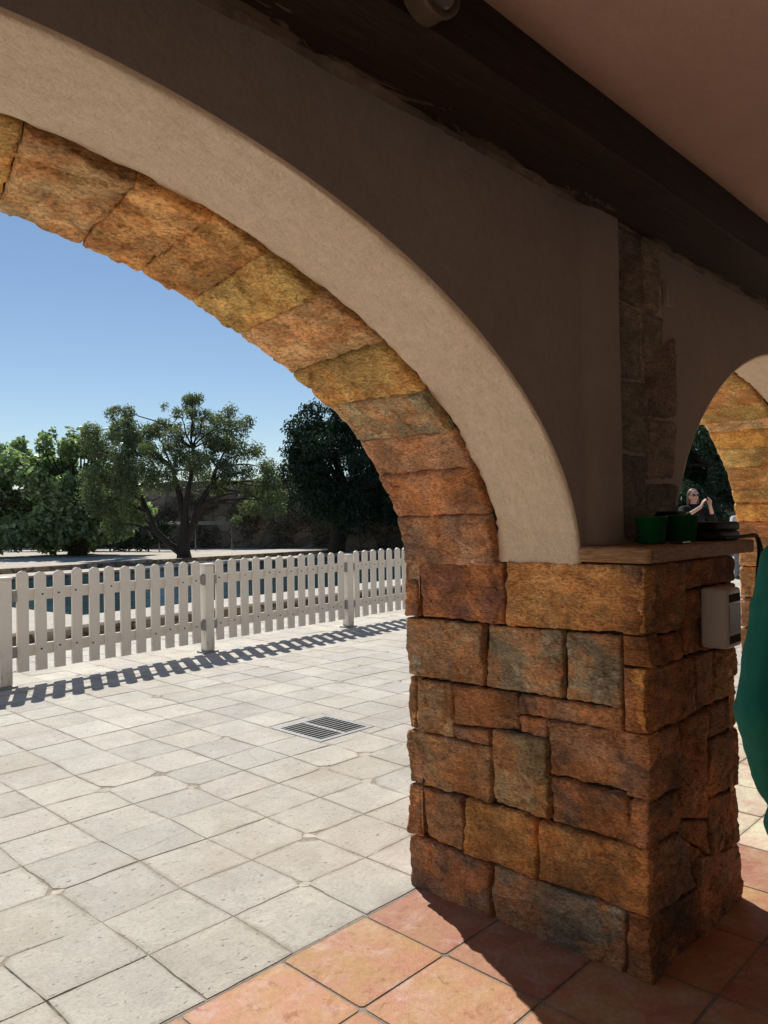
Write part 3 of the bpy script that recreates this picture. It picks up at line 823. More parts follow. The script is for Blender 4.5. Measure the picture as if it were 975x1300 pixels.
# template meshes
bm = bmesh.new(); box(bm, -0.058, 0.058, -0.058, 0.058, 0.02, 1.0, None, 0.010); box(bm, -0.064, 0.064, -0.064, 0.064, 1.0015, 1.022, None, 0.005)
post0 = obj('post', bm, M_WHITE, fence)
bm = bmesh.new(); box(bm, -0.095, 0.095, -0.085, 0.085, 0.001, 0.019, None, 0.004); base0 = obj('base_plate', bm, M_STEEL, post0)
def bracket_mesh(bm, s, z):
    x = s * 0.0595
    box(bm, min(x, x + s * 0.004), max(x, x + s * 0.004), -0.040, 0.02, z - 0.065, z + 0.065)
    box(bm, min(x + s * 0.0045, x + s * 0.045), max(x + s * 0.0045, x + s * 0.045), -0.046, -0.042, z - 0.05, z + 0.05)
bm = bmesh.new(); bracket_mesh(bm, 1, 0.84); br0 = obj('bracket', bm, M_STEEL, post0)
brs = [br0]
for s, z in ((1, 0.32), (-1, 0.84), (-1, 0.32)):
    bm = bmesh.new(); bracket_mesh(bm, s, z); brs.append(obj('bracket', bm, M_STEEL, post0))
posts = [post0]; post0.location = (pos[0], 0, 0)
for p in pos[1:]:
    q = post0.copy(); C.objects.link(q); q.location = (p, 0, 0)
    for ch in (base0, *brs):
        d = ch.copy(); C.objects.link(d); d.parent = q
    posts.append(q)
def picket_mesh(seed):
    r = random.Random(seed); bm = bmesh.new()
    w, zt = 0.0545, 1.063 - 0.0545
    out = [(-w, 0.124), (w, 0.124), (w, zt)] + [(w * math.cos(math.pi * k / 12), zt + w * math.sin(math.pi * k / 12)) for k in range(1, 12)] + [(-w, zt)]
    fr = [bm.verts.new((x, -0.034, z)) for x, z in out]; bk = [bm.verts.new((x, -0.004, z)) for x, z in out]
    bm.faces.new(fr); bm.faces.new(bk[::-1])
    for k in range(len(out)): bm.faces.new((fr[k], bk[k], bk[(k + 1) % len(out)], fr[(k + 1) % len(out)]))
    bmesh.ops.recalc_face_normals(bm, faces=bm.faces)
    bmesh.ops.bevel(bm, geom=[e for e in bm.edges if abs(e.verts[0].co.y - e.verts[1].co.y) < 1e-5], offset=0.003, segments=2, affect='EDGES')
    return bm
pk0 = None; scr0 = None
for i in range(len(pos) - 1):
    a_, b_ = pos[i] + 0.062, pos[i + 1] - 0.062
    bm = bmesh.new()
    for z0_, z1_ in ((0.787, 0.895), (0.262, 0.370)): box(bm, a_ + 0.003, b_ - 0.003, -0.0035, 0.024, z0_, z1_, None, 0.003)
    panel = obj('fence_panel', bm, M_WHITE, fence)
    n = 12 if i < 3 else 12
    for k in range(n):
        x = a_ + 0.105 + (b_ - a_ - 0.21) * k / (n - 1)
        if pk0 is None: q = pk0 = obj('picket', picket_mesh(1), M_WHITE, panel)
        else: q = pk0.copy(); C.objects.link(q); q.parent = panel
        q.location = (x + rn.uniform(-.004, .004), rn.uniform(0, .0008), rn.uniform(-.004, .004)); q.rotation_euler = (rn.uniform(-.004, .004), rn.uniform(-.009, .009), 0); q.scale = (rn.uniform(.97, 1.03), 1, rn.uniform(.995, 1.006))
    for k in range(n):
        x = a_ + 0.105 + (b_ - a_ - 0.21) * k / (n - 1)
        for z in (0.84, 0.315):
            if rn.random() < 0.6:
                if scr0 is None:
                    bm = bmesh.new(); lathe(bm, [(0.0095, 0.0), (0.0095, 0.003), (0.004, 0.004)], 10, RX)
                    q = scr0 = obj('screw', bm, M_SCREW, panel)
                else: q = scr0.copy(); C.objects.link(q); q.parent = panel
                q.location = (x + rn.uniform(-.02, .02), -0.0342, z + rn.uniform(-.02, .02))

# ------------------------------------------------------------------ pool
pe = V((0.996, 0.090)).normalized(); pn = V((-pe.y, pe.x)); po = V((4.27, 10.16))
PM = Matrix.Translation((po.x, po.y, 0)) @ Matrix.Rotation(math.atan2(pe.y, pe.x), 4, 'Z')
def pslab(name, rects, mat, z0, z1, label=None):
    bm = bmesh.new()
    for a_ in rects: box(bm, *a_, z0, z1, PM, 0.004)
    o = obj(name, bm, mat); return tag(o, kind='structure')
pslab('pool_coping', [(-16, 1.02, 0, 11.9), (1.024, 24, 0, 1.03), (1.024, 24, 10.6, 11.9), (24.004, 27, 0, 11.9)], M_COPING, 0.105, 0.147)
pslab('pool_kerb', [(-16, 27, 0.03, 0.30)], M_KERB, -0.06, 0.1045)
pslab('pool_wall', [(0.95, 1.09, 1.0, 10.7), (1.09, 24.0, 0.95, 1.10), (1.09, 24.0, 10.53, 10.7), (23.93, 24.07, 1.0, 10.7)], M_KERB, -0.05, 0.1035)
bm = bmesh.new(); vs = [bm.verts.new(PM @ V(p)) for p in ((1.06, 1.06, 0.045), (24, 1.06, 0.045), (24, 10.6, 0.045), (1.06, 10.6, 0.045))]; bm.faces.new(vs)
tag(obj('pool_water', bm, mat_water()), kind='structure')
pslab('yard_kerb', [(-40, 40, 13.0, 13.25)], M_KERB, -0.06, 0.235)
# upper yard: gently uneven sheet
v = []; f = []
nx_, ny_ = 90, 50
for j in range(ny_ + 1):
    for i in range(nx_ + 1):
        a_ = -60 + 160 * i / nx_; b_ = 13.2 + (0 if j == 0 else 90 * (j / ny_) ** 1.8)
        q = PM @ V((a_, b_, 0)); z = 0.205 + 0.05 * fbm(V((q.x * .35, q.y * .35, 0)), 3) * min(1, j / 4)
        v.append((q.x, q.y, z))
for j in range(ny_):
    for i in range(nx_): f.append((j * (nx_ + 1) + i, j * (nx_ + 1) + i + 1, (j + 1) * (nx_ + 1) + i + 1, (j + 1) * (nx_ + 1) + i))
tag(pyobj('yard', v, f, M_SAND, None, True), kind='structure')

# ------------------------------------------------------------------ old boundary wall
w0, w1 = V((15.3, 49.5)), V((31.5, 10.5))
we = (w1 - w0); WL = we.length; we.normalize(); wn = V((we.y, -we.x))
if wn.dot(V((-1, -1))) < 0: wn = -wn
v = []; f = []
nx_, nz_ = 170, 16
for i in range(nx_ + 1):
    s_ = WL * i / nx_
    top = 3.55 + 0.22 * fbm(V((s_ * 0.35, 0, 0)), 4) + 0.06 * noise.noise(V((s_ * 3, 0, 1)))
    for j in range(nz_ + 2):
        z = top * min(j, nz_) / nz_
        d = 0.05 * fbm(V((s_ * 1.2, z * 1.2, 0)), 4)
        off = d if j <= nz_ else -0.5
        q = w0 + we * s_ + wn * off
        v.append((q.x - 23, q.y - 30, z + (0.0 if j else -0.1)))
m = nz_ + 2
for i in range(nx_):
    for j in range(m - 1): f.append((i * m + j, (i + 1) * m + j, (i + 1) * m + j + 1, i * m + j + 1))
o = pyobj('boundary_wall', v, f, M_RUBBLE, None, True); o.location = (23, 30, 0)
tag(o, 'old grey-brown rubble wall across the far side of the yard, in shade', 'wall')

# ------------------------------------------------------------------ trees

def leaf_cloud(name, clumps, n, size, cols, mat, parent, rnd, aspect=0.5, droop=0.0, flat=0.0, shell=0.5):
    v = []; f = []; cc = []
    wts = [c[1] ** 2 for c in clumps]
    for cidx in rnd.choices(range(len(clumps)), wts, k=n):
        (cx, cy, cz), r, sq = clumps[cidx][:3]
        while True:
            d = V((rnd.uniform(-1, 1), rnd.uniform(-1, 1), rnd.uniform(-1, 1)))
            if d.length <= 1: break
        L = d.length
        if L > 1e-4: d = d / L * (L ** shell)
        d *= r * (0.8 + 0.5 * noise.noise(V((d.x * 2 + cidx * 3, d.y * 2, d.z * 2))))
        p = V((cx + d.x, cy + d.y, cz + d.z * sq))
        a = V((rnd.uniform(-1, 1), rnd.uniform(-1, 1), rnd.uniform(-1, 1) - droop)).normalized()
        b = a.cross(V((rnd.uniform(-1, 1), rnd.uniform(-1, 1), rnd.uniform(-.5, .5) + flat))).normalized()
        s = size * rnd.uniform(0.6, 1.35)
        i0 = len(v)
        nrm = a.cross(b) * s * 0.12
        v += [tuple(p), tuple(p + a * s * .5 + b * s * aspect * .5 + nrm), tuple(p + a * s), tuple(p + a * s * .5 - b * s * aspect * .5 + nrm)]
        f.append((i0, i0 + 1, i0 + 2, i0 + 3))
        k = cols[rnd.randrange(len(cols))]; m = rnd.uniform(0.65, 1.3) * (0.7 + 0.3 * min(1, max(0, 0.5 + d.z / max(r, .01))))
        cc += [tuple(x * m for x in k)] * 4
    return pyobj(name, v, f, mat, parent, False, cc)

def limbs(bm, forks, clumps, rnd, r0, wig=0.25):
    for (cx, cy, cz), r, *_ in clumps:
        tip = V((cx, cy, cz))
        fk = min(forks, key=lambda q: (q[0] - tip).length + (0.6 if q[0].z > tip.z else 0))
        a = fk[0]; L = (tip - a).length
        pts = []; rad = []
        for k in range(6):
            t = k / 5
            p = a.lerp(tip, t) + V((noise.noise(V((cx * 3, t * 3, 1))), noise.noise(V((cy * 3, t * 3, 5))), 0.35 * math.sin(t * math.pi))) * wig * L * 0.4 * math.sin(t * math.pi)
            pts.append(p); rad.append(max(0.012, fk[1] * 0.55 * (1 - t) + 0.012))
        tube(bm, pts, rad, 6)

def ell_clumps(rnd, n, c, rad, r, zmin=0.0, sq=(0.7, 1.0)):
    out = []
    for _ in range(n):
        d = V((rnd.gauss(0, 1), rnd.gauss(0, 1), rnd.gauss(0, 1))).normalized() * rnd.uniform(0.35, 1.0) ** 0.5
        p = (c[0] + d.x * rad[0], c[1] + d.y * rad[1], max(zmin, c[2] + d.z * rad[2]))
        out.append((p, rnd.uniform(*r), rnd.uniform(*sq)))
    return out

GZ = 0.20
RIGHT = V((0.692, -0.722, 0))                       # along the far boundary, left to right
def orient(c, base):   # clump list given as (across, depth, z) -> local xyz
    return [((RIGHT.x * x + 0.722 * y, RIGHT.y * x + 0.692 * y, z), r, s) for (x, y, z), r, s in c]

# broad-leaved tree at the left
r = random.Random(31)
t = tag(empty('broadleaf_tree', (14.6, 31.6, GZ)), 'bushy bright green broad-leaved tree at the left reaching down to the ground', 'tree')
cl = ell_clumps(r, 46, (-1.0, 0, 2.2), (3.2, 2.2, 1.9), (0.55, 0.95), 0.7) + ell_clumps(r, 9, (-0.6, 0, 4.3), (2.4, 1.4, 0.45), (0.28, 0.5), 3.6, (1.0, 1.5)) + [((2.0, 0, 2.3), 0.8, .8), ((2.5, .1, 1.7), 0.7, .7), ((1.9, -.2, 3.3), .7, .9), ((-3.9, 0, 1.1), .9, .9), ((-3.2, -.6, .8), .8, .8), ((-1.3, -1.5, 1.1), .75, .8), ((-.6, -1.6, 1.6), .8, .8), ((.4, -1.6, 1.3), .75, .8), ((1.2, -1.2, 1.2), .7, .8), ((-2.2, -1.4, .9), .75, .8), ((.2, -1.7, 2.1), .7, .8), ((2.0, -.8, 1.1), .6, .8), ((1.0, -1.5, 1.9), .7, .8), ((-.2, -1.5, .75), .5, .7)]
spk = [((x, r.uniform(-.4, .4), z), rr, 1.6) for x, z, rr in ((-2.6, 4.6, .3), (-1.5, 4.9, .25), (-0.2, 5.0, .24), (0.6, 4.7, .3), (1.5, 4.9, .28), (1.55, 5.3, .16), (-0.9, 5.15, .15), (-3.3, 4.4, .3), (2.2, 4.4, .3), (0.15, 5.25, .13))]
cl = orient(cl, 0); spk = orient(spk, 0)
bm = bmesh.new(); tube(bm, [(0, 0, -.15), (.05, 0, .35), (0.0, 0, .9), (-.1, .05, 1.5)], [.34, .26, .24, .2], 12)
fk = [(V((-.1, .05, 1.4)), .16)]; limbs(bm, fk, cl[::2], r, .1); limbs(bm, fk, spk, r, .05, 0.1)
obj('trunk', bm, M_BARKD, t, True)
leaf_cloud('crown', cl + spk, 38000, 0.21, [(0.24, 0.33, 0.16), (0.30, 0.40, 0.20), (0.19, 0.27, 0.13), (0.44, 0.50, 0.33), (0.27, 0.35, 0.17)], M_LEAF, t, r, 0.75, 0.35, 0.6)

# airy multi-stemmed tree
r = random.Random(47)
t = tag(empty('leaning_tree', (15.4, 24.85, GZ)), 'airy fine-leaved tree with forked leaning trunk left of centre', 'tree')
tips = [(-2.9, 0, 3.9), (-2.3, .4, 4.9), (-1.9, -.3, 5.35), (-1.2, .3, 4.7), (-.9, -.3, 3.7), (-.3, .4, 5.35), (-.2, -.4, 4.4), (.25, .2, 5.5), (.35, 0, 5.8), (.9, -.2, 5.2), (1.1, .4, 4.4), (1.5, -.3, 4.9), (1.9, .2, 3.9), (2.3, -.1, 3.1), (2.75, .2, 2.6), (2.4, -.4, 2.4), (1.7, -.4, 3.2), (.7, -.8, 3.4), (.2, .8, 3.2), (-.4, -.8, 2.9), (-1.4, .6, 2.9), (-1.9, -.5, 2.5), (-2.5, .2, 2.9), (-3.1, -.2, 3.1), (-2.9, .3, 2.2), (-1.4, -.2, 4.0), (-.1, 0, 3.9), (1.3, .1, 2.6), (2.9, .2, 2.1), (-2.0, .2, 1.9), (-2.6, 0, 5.3), (-3.3, .2, 4.3), (-3.4, 0, 2.4), (-2.7, .4, 1.3), (-1.7, .4, 1.6), (3.2, .1, 2.7), (3.0, .3, 3.3), (2.3, .5, 1.9), (3.4, .2, 1.8), (2.6, .2, 3.9), (1.95, .1, 4.7), (-1.7, .2, 4.5), (-.8, .2, 4.9), (.5, .3, 4.8), (-2.2, -.3, 3.6), (-1.6, -.6, 3.3), (.9, .2, 3.7)]
cl = orient([(p, (r.uniform(.42, .72) if p[0] < 2.2 else r.uniform(.3, .5)) if p[2] < 5 else r.uniform(.25, .4), r.uniform(.7, 1.1)) for p in tips], 0)
bm = bmesh.new()
stems = [([(0, 0, -.15), (-.03, 0, .3), (.02, 0, .8), (.0, .1, 1.5), (-.2, .1, 2.4), (-.4, .1, 3.2)], [.30, .23, .2, .15, .11, .07]),
         ([(-.05, 0, .15), (-.5, -.1, .5), (-1.0, -.1, 1.0), (-1.3, 0, 1.7), (-1.7, .1, 2.6)], [.15, .13, .1, .08, .05]),
         ([(.05, 0, .7), (.35, .1, 1.3), (.5, .1, 1.9), (.95, .1, 2.6), (1.2, .1, 3.3)], [.17, .14, .12, .09, .06]),
         ([(0, 0, 1.1), (.1, -.1, 2.0), (.3, -.1, 3.0), (.35, 0, 4.0)], [.12, .1, .07, .05])]
fk = []
for pts, rad in stems:
    P = [RIGHT * x + V((.722, .692, 0)) * y + V((0, 0, z)) for x, y, z in pts]
    tube(bm, P, rad, 10); fk += [(p, q) for p, q in list(zip(P, rad))[2:]]
limbs(bm, fk, cl, r, .06, 0.4)
obj('trunk', bm, M_BARKD, t, True)
leaf_cloud('crown', cl + [((p[0] + r.uniform(-.7, .7), p[1] + r.uniform(-.7, .7), p[2] + r.uniform(-.5, .4)), q * r.uniform(.5, .9), sq) for p, q, sq in cl], 52000, 0.115, [(0.165, 0.21, 0.115), (0.205, 0.25, 0.135), (0.13, 0.17, 0.10), (0.27, 0.295, 0.19), (0.22, 0.22, 0.12)], M_LEAF2, t, r, 0.32, 0.5, 0.0, 0.85)

# dense dark tree
r = random.Random(53)
t = tag(empty('dense_tree', (22.4, 24.3, GZ)), 'dense dark green tree half hidden behind the stone arch', 'tree')
cl = ell_clumps(r, 60, (1.3, 0, 3.6), (3.3, 2.4, 2.5), (0.7, 1.15), 1.3) + ell_clumps(r, 14, (-1.2, 0, 4.4), (1.1, 1.4, 1.3), (.5, .8), 2.5) + [((-2.6, 0, 3.1), .75, .8), ((-2.2, 0, 2.3), .7, .9), ((-.9, 0, 6.0), .7, .8), ((.3, 0, 6.25), .8, .7)]
cl = orient(cl, 0)
bm = bmesh.new(); tube(bm, [(0, 0, -.15), (.1, 0, .6), (.3, -.1, 1.4), (.5, -.3, 2.4)], [.42, .33, .3, .22], 12); limbs(bm, [(V((.3, -.1, 1.4)), .2), (V((.5, -.3, 2.4)), .16)], cl[::2], r, .1)
obj('trunk', bm, M_BARKD, t, True)
leaf_cloud('crown', cl, 62000, 0.17, [(0.027, 0.057, 0.035), (0.038, 0.070, 0.041), (0.022, 0.046, 0.030), (0.054, 0.088, 0.054)], M_LEAFD, t, r, 0.4, 0.9, 0.0, 0.6)

# dark conifer seen through the second arch
r = random.Random(61)
t = tag(empty('conifer', (24.4, 9.3, 0)), 'tall dark evergreen seen through the second arch behind the woman', 'tree')
cl = []
for k in range(60):
    z = r.uniform(0.3, 7.2); w_ = 2.9 * (1 - z / 8.2) ** 0.6; a = r.uniform(0, 6.283); q = r.uniform(.5, 1) * w_
    cl.append(((q * math.cos(a), q * math.sin(a), z), r.uniform(.5, .85), 1.1))
bm = bmesh.new(); tube(bm, [(0, 0, -.1), (0, 0, 3), (0.05, 0, 7.4)], [.22, .15, .03], 8); limbs(bm, [(V((0, 0, z)), .08) for z in (1, 2, 3, 4, 5, 6)], cl[::2], r, .04, .1)
obj('trunk', bm, M_BARKD, t, True)
leaf_cloud('crown', cl, 60000, 0.18, [(0.021, 0.052, 0.031), (0.031, 0.068, 0.039), (0.044, 0.086, 0.047), (0.016, 0.039, 0.026)], M_LEAFD, t, r, 0.35, 0.5, 0, 0.5)

# clipped dark hedge between the left trees, in front of the wall
r = random.Random(71)
cl = []
for k in range(70):
    s_ = r.uniform(0, 9.5); cl.append(((s_, r.uniform(-.3, .3), r.uniform(.25, 1.15)), .42, 1.0))
hq = V((15.2, 40.5, GZ))
t = tag(empty('hedge', hq), 'low dark hedge under the trees in front of the far wall', 'hedge')
cl = [((we.x * x - wn.x * y, we.y * x - wn.y * y, z), q, s) for (x, y, z), q, s in cl]
leaf_cloud('foliage', cl, 6500, 0.16, [(0.014, 0.026, 0.018), (0.02, 0.034, 0.02)], M_LEAFD, t, r, .5, .2, 0, .5)
for k in range(8):
    bm = bmesh.new(); tube(bm, [(we.x * (k + .6) * 1.1, we.y * (k + .6) * 1.1, -.1), (we.x * (k + .6) * 1.1 + .05, we.y * (k + .6) * 1.1, .9)], [.05, .03], 6); obj('stem', bm, M_BARKD, t)

# dry climber spread over the far wall
r = random.Random(83)
cl = []
for k in range(90):
    s_ = r.uniform(9.0, 31.0); z = r.uniform(0.2, 3.3) * (0.75 + 0.4 * noise.noise(V((s_ * .5, 0, 3))))
    cl.append(((s_, r.uniform(.05, .25), z), r.uniform(.35, .8), 1.0))
t = tag(empty('climbing_plant', (w0.x, w0.y, GZ)), 'dry grey-brown climber spread over the old rubble wall', 'climber')
cl = [((we.x * x + wn.x * y, we.y * x + wn.y * y, z), q, s) for (x, y, z), q, s in cl]
leaf_cloud('foliage', cl, 15000, 0.16, [(0.22, 0.19, 0.145), (0.18, 0.17, 0.12), (0.26, 0.225, 0.175), (0.13, 0.13, 0.095)], M_LEAFD, t, r, .45, .4, 0, .6)

# low tubular frame in front of the far wall
M_TUBE = mat_simple('grey_green_tube', (0.13, 0.155, 0.14), 0.5, 0.1, 10)
fr = tag(empty('metal_frame', (19.9, 32.2, GZ)), 'low grey metal tube frame standing before the far wall beside the leaning trunk', 'frame')
a_, b_ = V((-2.2, 1.6, 0)), V((1.2, -2.2, 0)); dd = V((0.5, 0.35, 0))
bm = bmesh.new(); tube(bm, [a_ + V((0, 0, 1.22)), b_ + V((0, 0, 1.22))], .035, 8); tube(bm, [a_ + dd + V((0, 0, 1.30)), b_ + dd + V((0, 0, 1.30))], .03, 8); obj('top_rail', bm, M_TUBE, fr, True)
for k in range(4):
    p = a_.lerp(b_, k / 3)
    bm = bmesh.new(); tube(bm, [p + V((0, 0, -.1)), p + V((0, 0, 1.185))], .028, 8); obj('leg', bm, M_TUBE, fr, True)

# ------------------------------------------------------------------ things on the ledge
ZL = 1.3995
M_GREEN = mat_simple('green_plastic', (0.010, 0.135, 0.03), 0.35, 0.08, 10, spec=0.4)
M_BLACK = mat_simple('black_cover', (0.008, 0.008, 0.008), 0.6, 0.2, 30, 0.002)
def cup(x, y, r0, r1, h, label):
    t = empty('green_cup', (x, y, ZL))
    bm = bmesh.new(); lathe(bm, [(r0, 0), (r1, h), (r1 + .002, h), (r1 + .002, h + .004), (r1 - .003, h + .004), (r0 - .003, .004)], 36); obj('cup_body', bm, M_GREEN, t, True)
    return tag(t, label, 'cup', 'green cups on the ledge')
cup(2.665, 1.235, 0.046, 0.054, 0.092, 'green plastic cup, left one of the two on the wooden ledge')
cup(2.885, 1.215, 0.046, 0.056, 0.096, 'green plastic cup, right one of the two, beside the black stack')
stk = []
for k, (dx, dy, w_, d_, h_, rz) in enumerate(((0, 0, .25, .17, .034, .05), (.0, .0, .225, .16, .036, -.06))):
    bm = bmesh.new(); box(bm, -w_ / 2, w_ / 2, -d_ / 2, d_ / 2, 0, h_, None, 0.012)
    o = obj('menu_folder', bm, M_BLACK, None, True); o.location = (3.135 + dx, 1.215 + dy, ZL + (0.0345 if k else 0)); o.rotation_euler = (0, 0, rz)
    tag(o, ('thick black padded folder lying on the ledge under another', 'black padded folder lying on top of another on the ledge')[k], 'folder', 'black folders on the ledge')
bm = bmesh.new(); box(bm, -.055, .055, -.05, .05, 0, .115, None, .015)
for v_ in bm.verts: v_.co.x *= 1 - 1.4 * max(0, v_.co.z - .05)
o = obj('black_pouch', bm, M_BLACK, None, True); o.location = (2.985, 1.305, ZL); tag(o, 'small black pouch standing on the ledge behind the right green cup', 'pouch')
bm = bmesh.new(); box(bm, -.05, .05, -.022, .022, 0, .008, None, .003); o = obj('phone', bm, mat_simple('phone_glass', (0.03, 0.03, 0.035), 0.15, 0.05)); o.location = (2.70, 1.145, ZL); o.rotation_euler = (0, 0, .1)
tag(o, 'thin dark phone lying flat on the ledge in front of the green cups', 'phone')

# cable from the folders over the end of the ledge
bm = bmesh.new()
def spline(P, n=8):
    P = [V(p) for p in P]; out = []
    for i in range(len(P) - 1):
        p0, p1, p2, p3 = P[max(i - 1, 0)], P[i], P[i + 1], P[min(i + 2, len(P) - 1)]
        for k in range(n):
            t = k / n
            out.append(0.5 * ((2 * p1) + (p2 - p0) * t + (2 * p0 - 5 * p1 + 4 * p2 - p3) * t * t + (3 * p1 - p0 - 3 * p2 + p3) * t ** 3))
    return out + [P[-1]]
tube(bm, spline([(3.05, 1.125, 1.408), (3.15, 1.115, 1.408), (3.26, 1.10, 1.412), (3.318, 1.095, 1.404), (3.332, 1.09, 1.35), (3.29, 1.085, 1.25), (3.20, 1.06, 1.12), (3.18, 1.05, 0.98)]), 0.0075, 8)
tube(bm, spline([(3.27, 1.10, 1.416), (3.325, 1.093, 1.408), (3.352, 1.085, 1.35), (3.375, 1.08, 1.25), (3.36, 1.06, 1.12)]), 0.0055, 8)
tag(obj('power_cable', bm, M_BLACK, None, True), 'black cable drooping over the right end of the wooden ledge', 'cable')

# white device on the pillar
M_DEV = mat_simple('device_plastic', (0.56, 0.52, 0.46), 0.45, 0.05, 10)
dv = tag(empty('wall_heater', (2.93, PY0 - 0.012, 1.125)), 'white plastic box with dark slots mounted on the shaded pillar face', 'device')
bm = bmesh.new(); box(bm, -.108, .030, -.085, .012, -.106, .108, None, .012); obj('housing', bm, M_DEV, dv, True)
for z0_, z1_ in ((.060, .088), (-.088, -.060)):
    bm = bmesh.new(); box(bm, -.092, .014, -.0866, -.0852, z0_, z1_); obj('slot', bm, M_DARK, dv)
bm = bmesh.new(); box(bm, -.092, .014, -.0872, -.0852, -.050, .050); obj('panel', bm, mat_simple('grey_panel', (0.12, 0.12, 0.125), 0.35, 0.05), dv)

# ------------------------------------------------------------------ people
def hull_capsule(bm, p0, r0, p1, r1):
    tmp = bmesh.new()
    for p, r in ((p0, r0), (p1, r1)):
        bmesh.ops.create_icosphere(tmp, subdivisions=2, radius=r, matrix=Matrix.Translation(p))
    rr = bmesh.ops.convex_hull(tmp, input=tmp.verts)
    bmesh.ops.delete(tmp, geom=[e for e in rr['geom_interior'] + rr['geom_unused'] if isinstance(e, bmesh.types.BMVert)], context='VERTS')
    me = bpy.data.meshes.new('tmp'); tmp.to_mesh(me); tmp.free(); bm.from_mesh(me); bpy.data.meshes.remove(me)
def ellipsoid(bm, c, r, rot=None):
    M = Matrix.Translation(c) @ (rot or Matrix()) @ Matrix.Diagonal((*r, 1))
    bmesh.ops.create_icosphere(bm, subdivisions=3, radius=1, matrix=M)
def skin(name, caps, ells, vox, mat, parent, smooth=4, fold=0.0, fscale=9.0):
    bm = bmesh.new()
    for c in caps: hull_capsule(bm, V(c[0]), c[1], V(c[2]), c[3])
    for e in ells: ellipsoid(bm, V(e[0]), e[1], e[2] if len(e) > 2 else None)
    o = obj(name + '_tmp', bm, None)
    m = o.modifiers.new('r', 'REMESH'); m.mode = 'VOXEL'; m.voxel_size = vox
    s = o.modifiers.new('s', 'SMOOTH'); s.iterations = smooth; s.factor = 0.5
    dg = bpy.context.evaluated_depsgraph_get()
    me = bpy.data.meshes.new_from_object(o.evaluated_get(dg)); me.name = name
    old = o.data; bpy.data.objects.remove(o); bpy.data.meshes.remove(old)
    if fold:
        nr = [v.normal.copy() for v in me.vertices]
        for v, n in zip(me.vertices, nr):
            q = v.co * fscale; v.co += n * fold * (0.20 * fbm(V((q.x * .5, q.y * .5, q.z * .5)), 2) + 0.75 * (0.5 - abs(noise.noise(V((q.x * .45 + q.z * .35, q.y * .45, q.z * 1.9 - q.x * .8))))) ** 2 + 0.12 * fbm(q * 2.5, 2))
    me.materials.clear(); me.materials.append(mat)
    for p in me.polygons: p.use_smooth = True
    o = bpy.data.objects.new(name, me); C.objects.link(o); o.parent = parent
    return o

def hand_caps(wr, d, palm_n, curl=0.3, side=1):
    """palm and five fingers: wr wrist, d direction of the fingers, palm_n palm normal"""
    d = V(d).normalized(); pn_ = V(palm_n).normalized(); s = d.cross(pn_).normalized() * side
    wr = V(wr); caps = []
    for k in range(4):
        b = wr + d * 0.085 + s * (0.030 - 0.020 * k)
        caps.append((wr + d * 0.015 + s * (0.016 - 0.011 * k), 0.014, b, 0.0115))
        L = (0.066, 0.076, 0.070, 0.055)[k]
        d1 = (d + pn_ * curl + s * (0.10 - 0.07 * k)).normalized(); d2 = (d + pn_ * curl * 2.2).normalized()
        m = b + d1 * L * .5; e = m + d2 * L * .5
        caps += [(b, .0095, m, .0085), (m, .0085, e, .007)]
    t0 = wr + d * .028 + s * .026; t1 = t0 + (d * .6 + s * .7 + pn_ * .25).normalized() * .04; t2 = t1 + (d * .9 + s * .25 + pn_ * .3).normalized() * .032
    caps += [(t0, .014, t1, .011), (t1, .0105, t2, .0085)]
    return caps

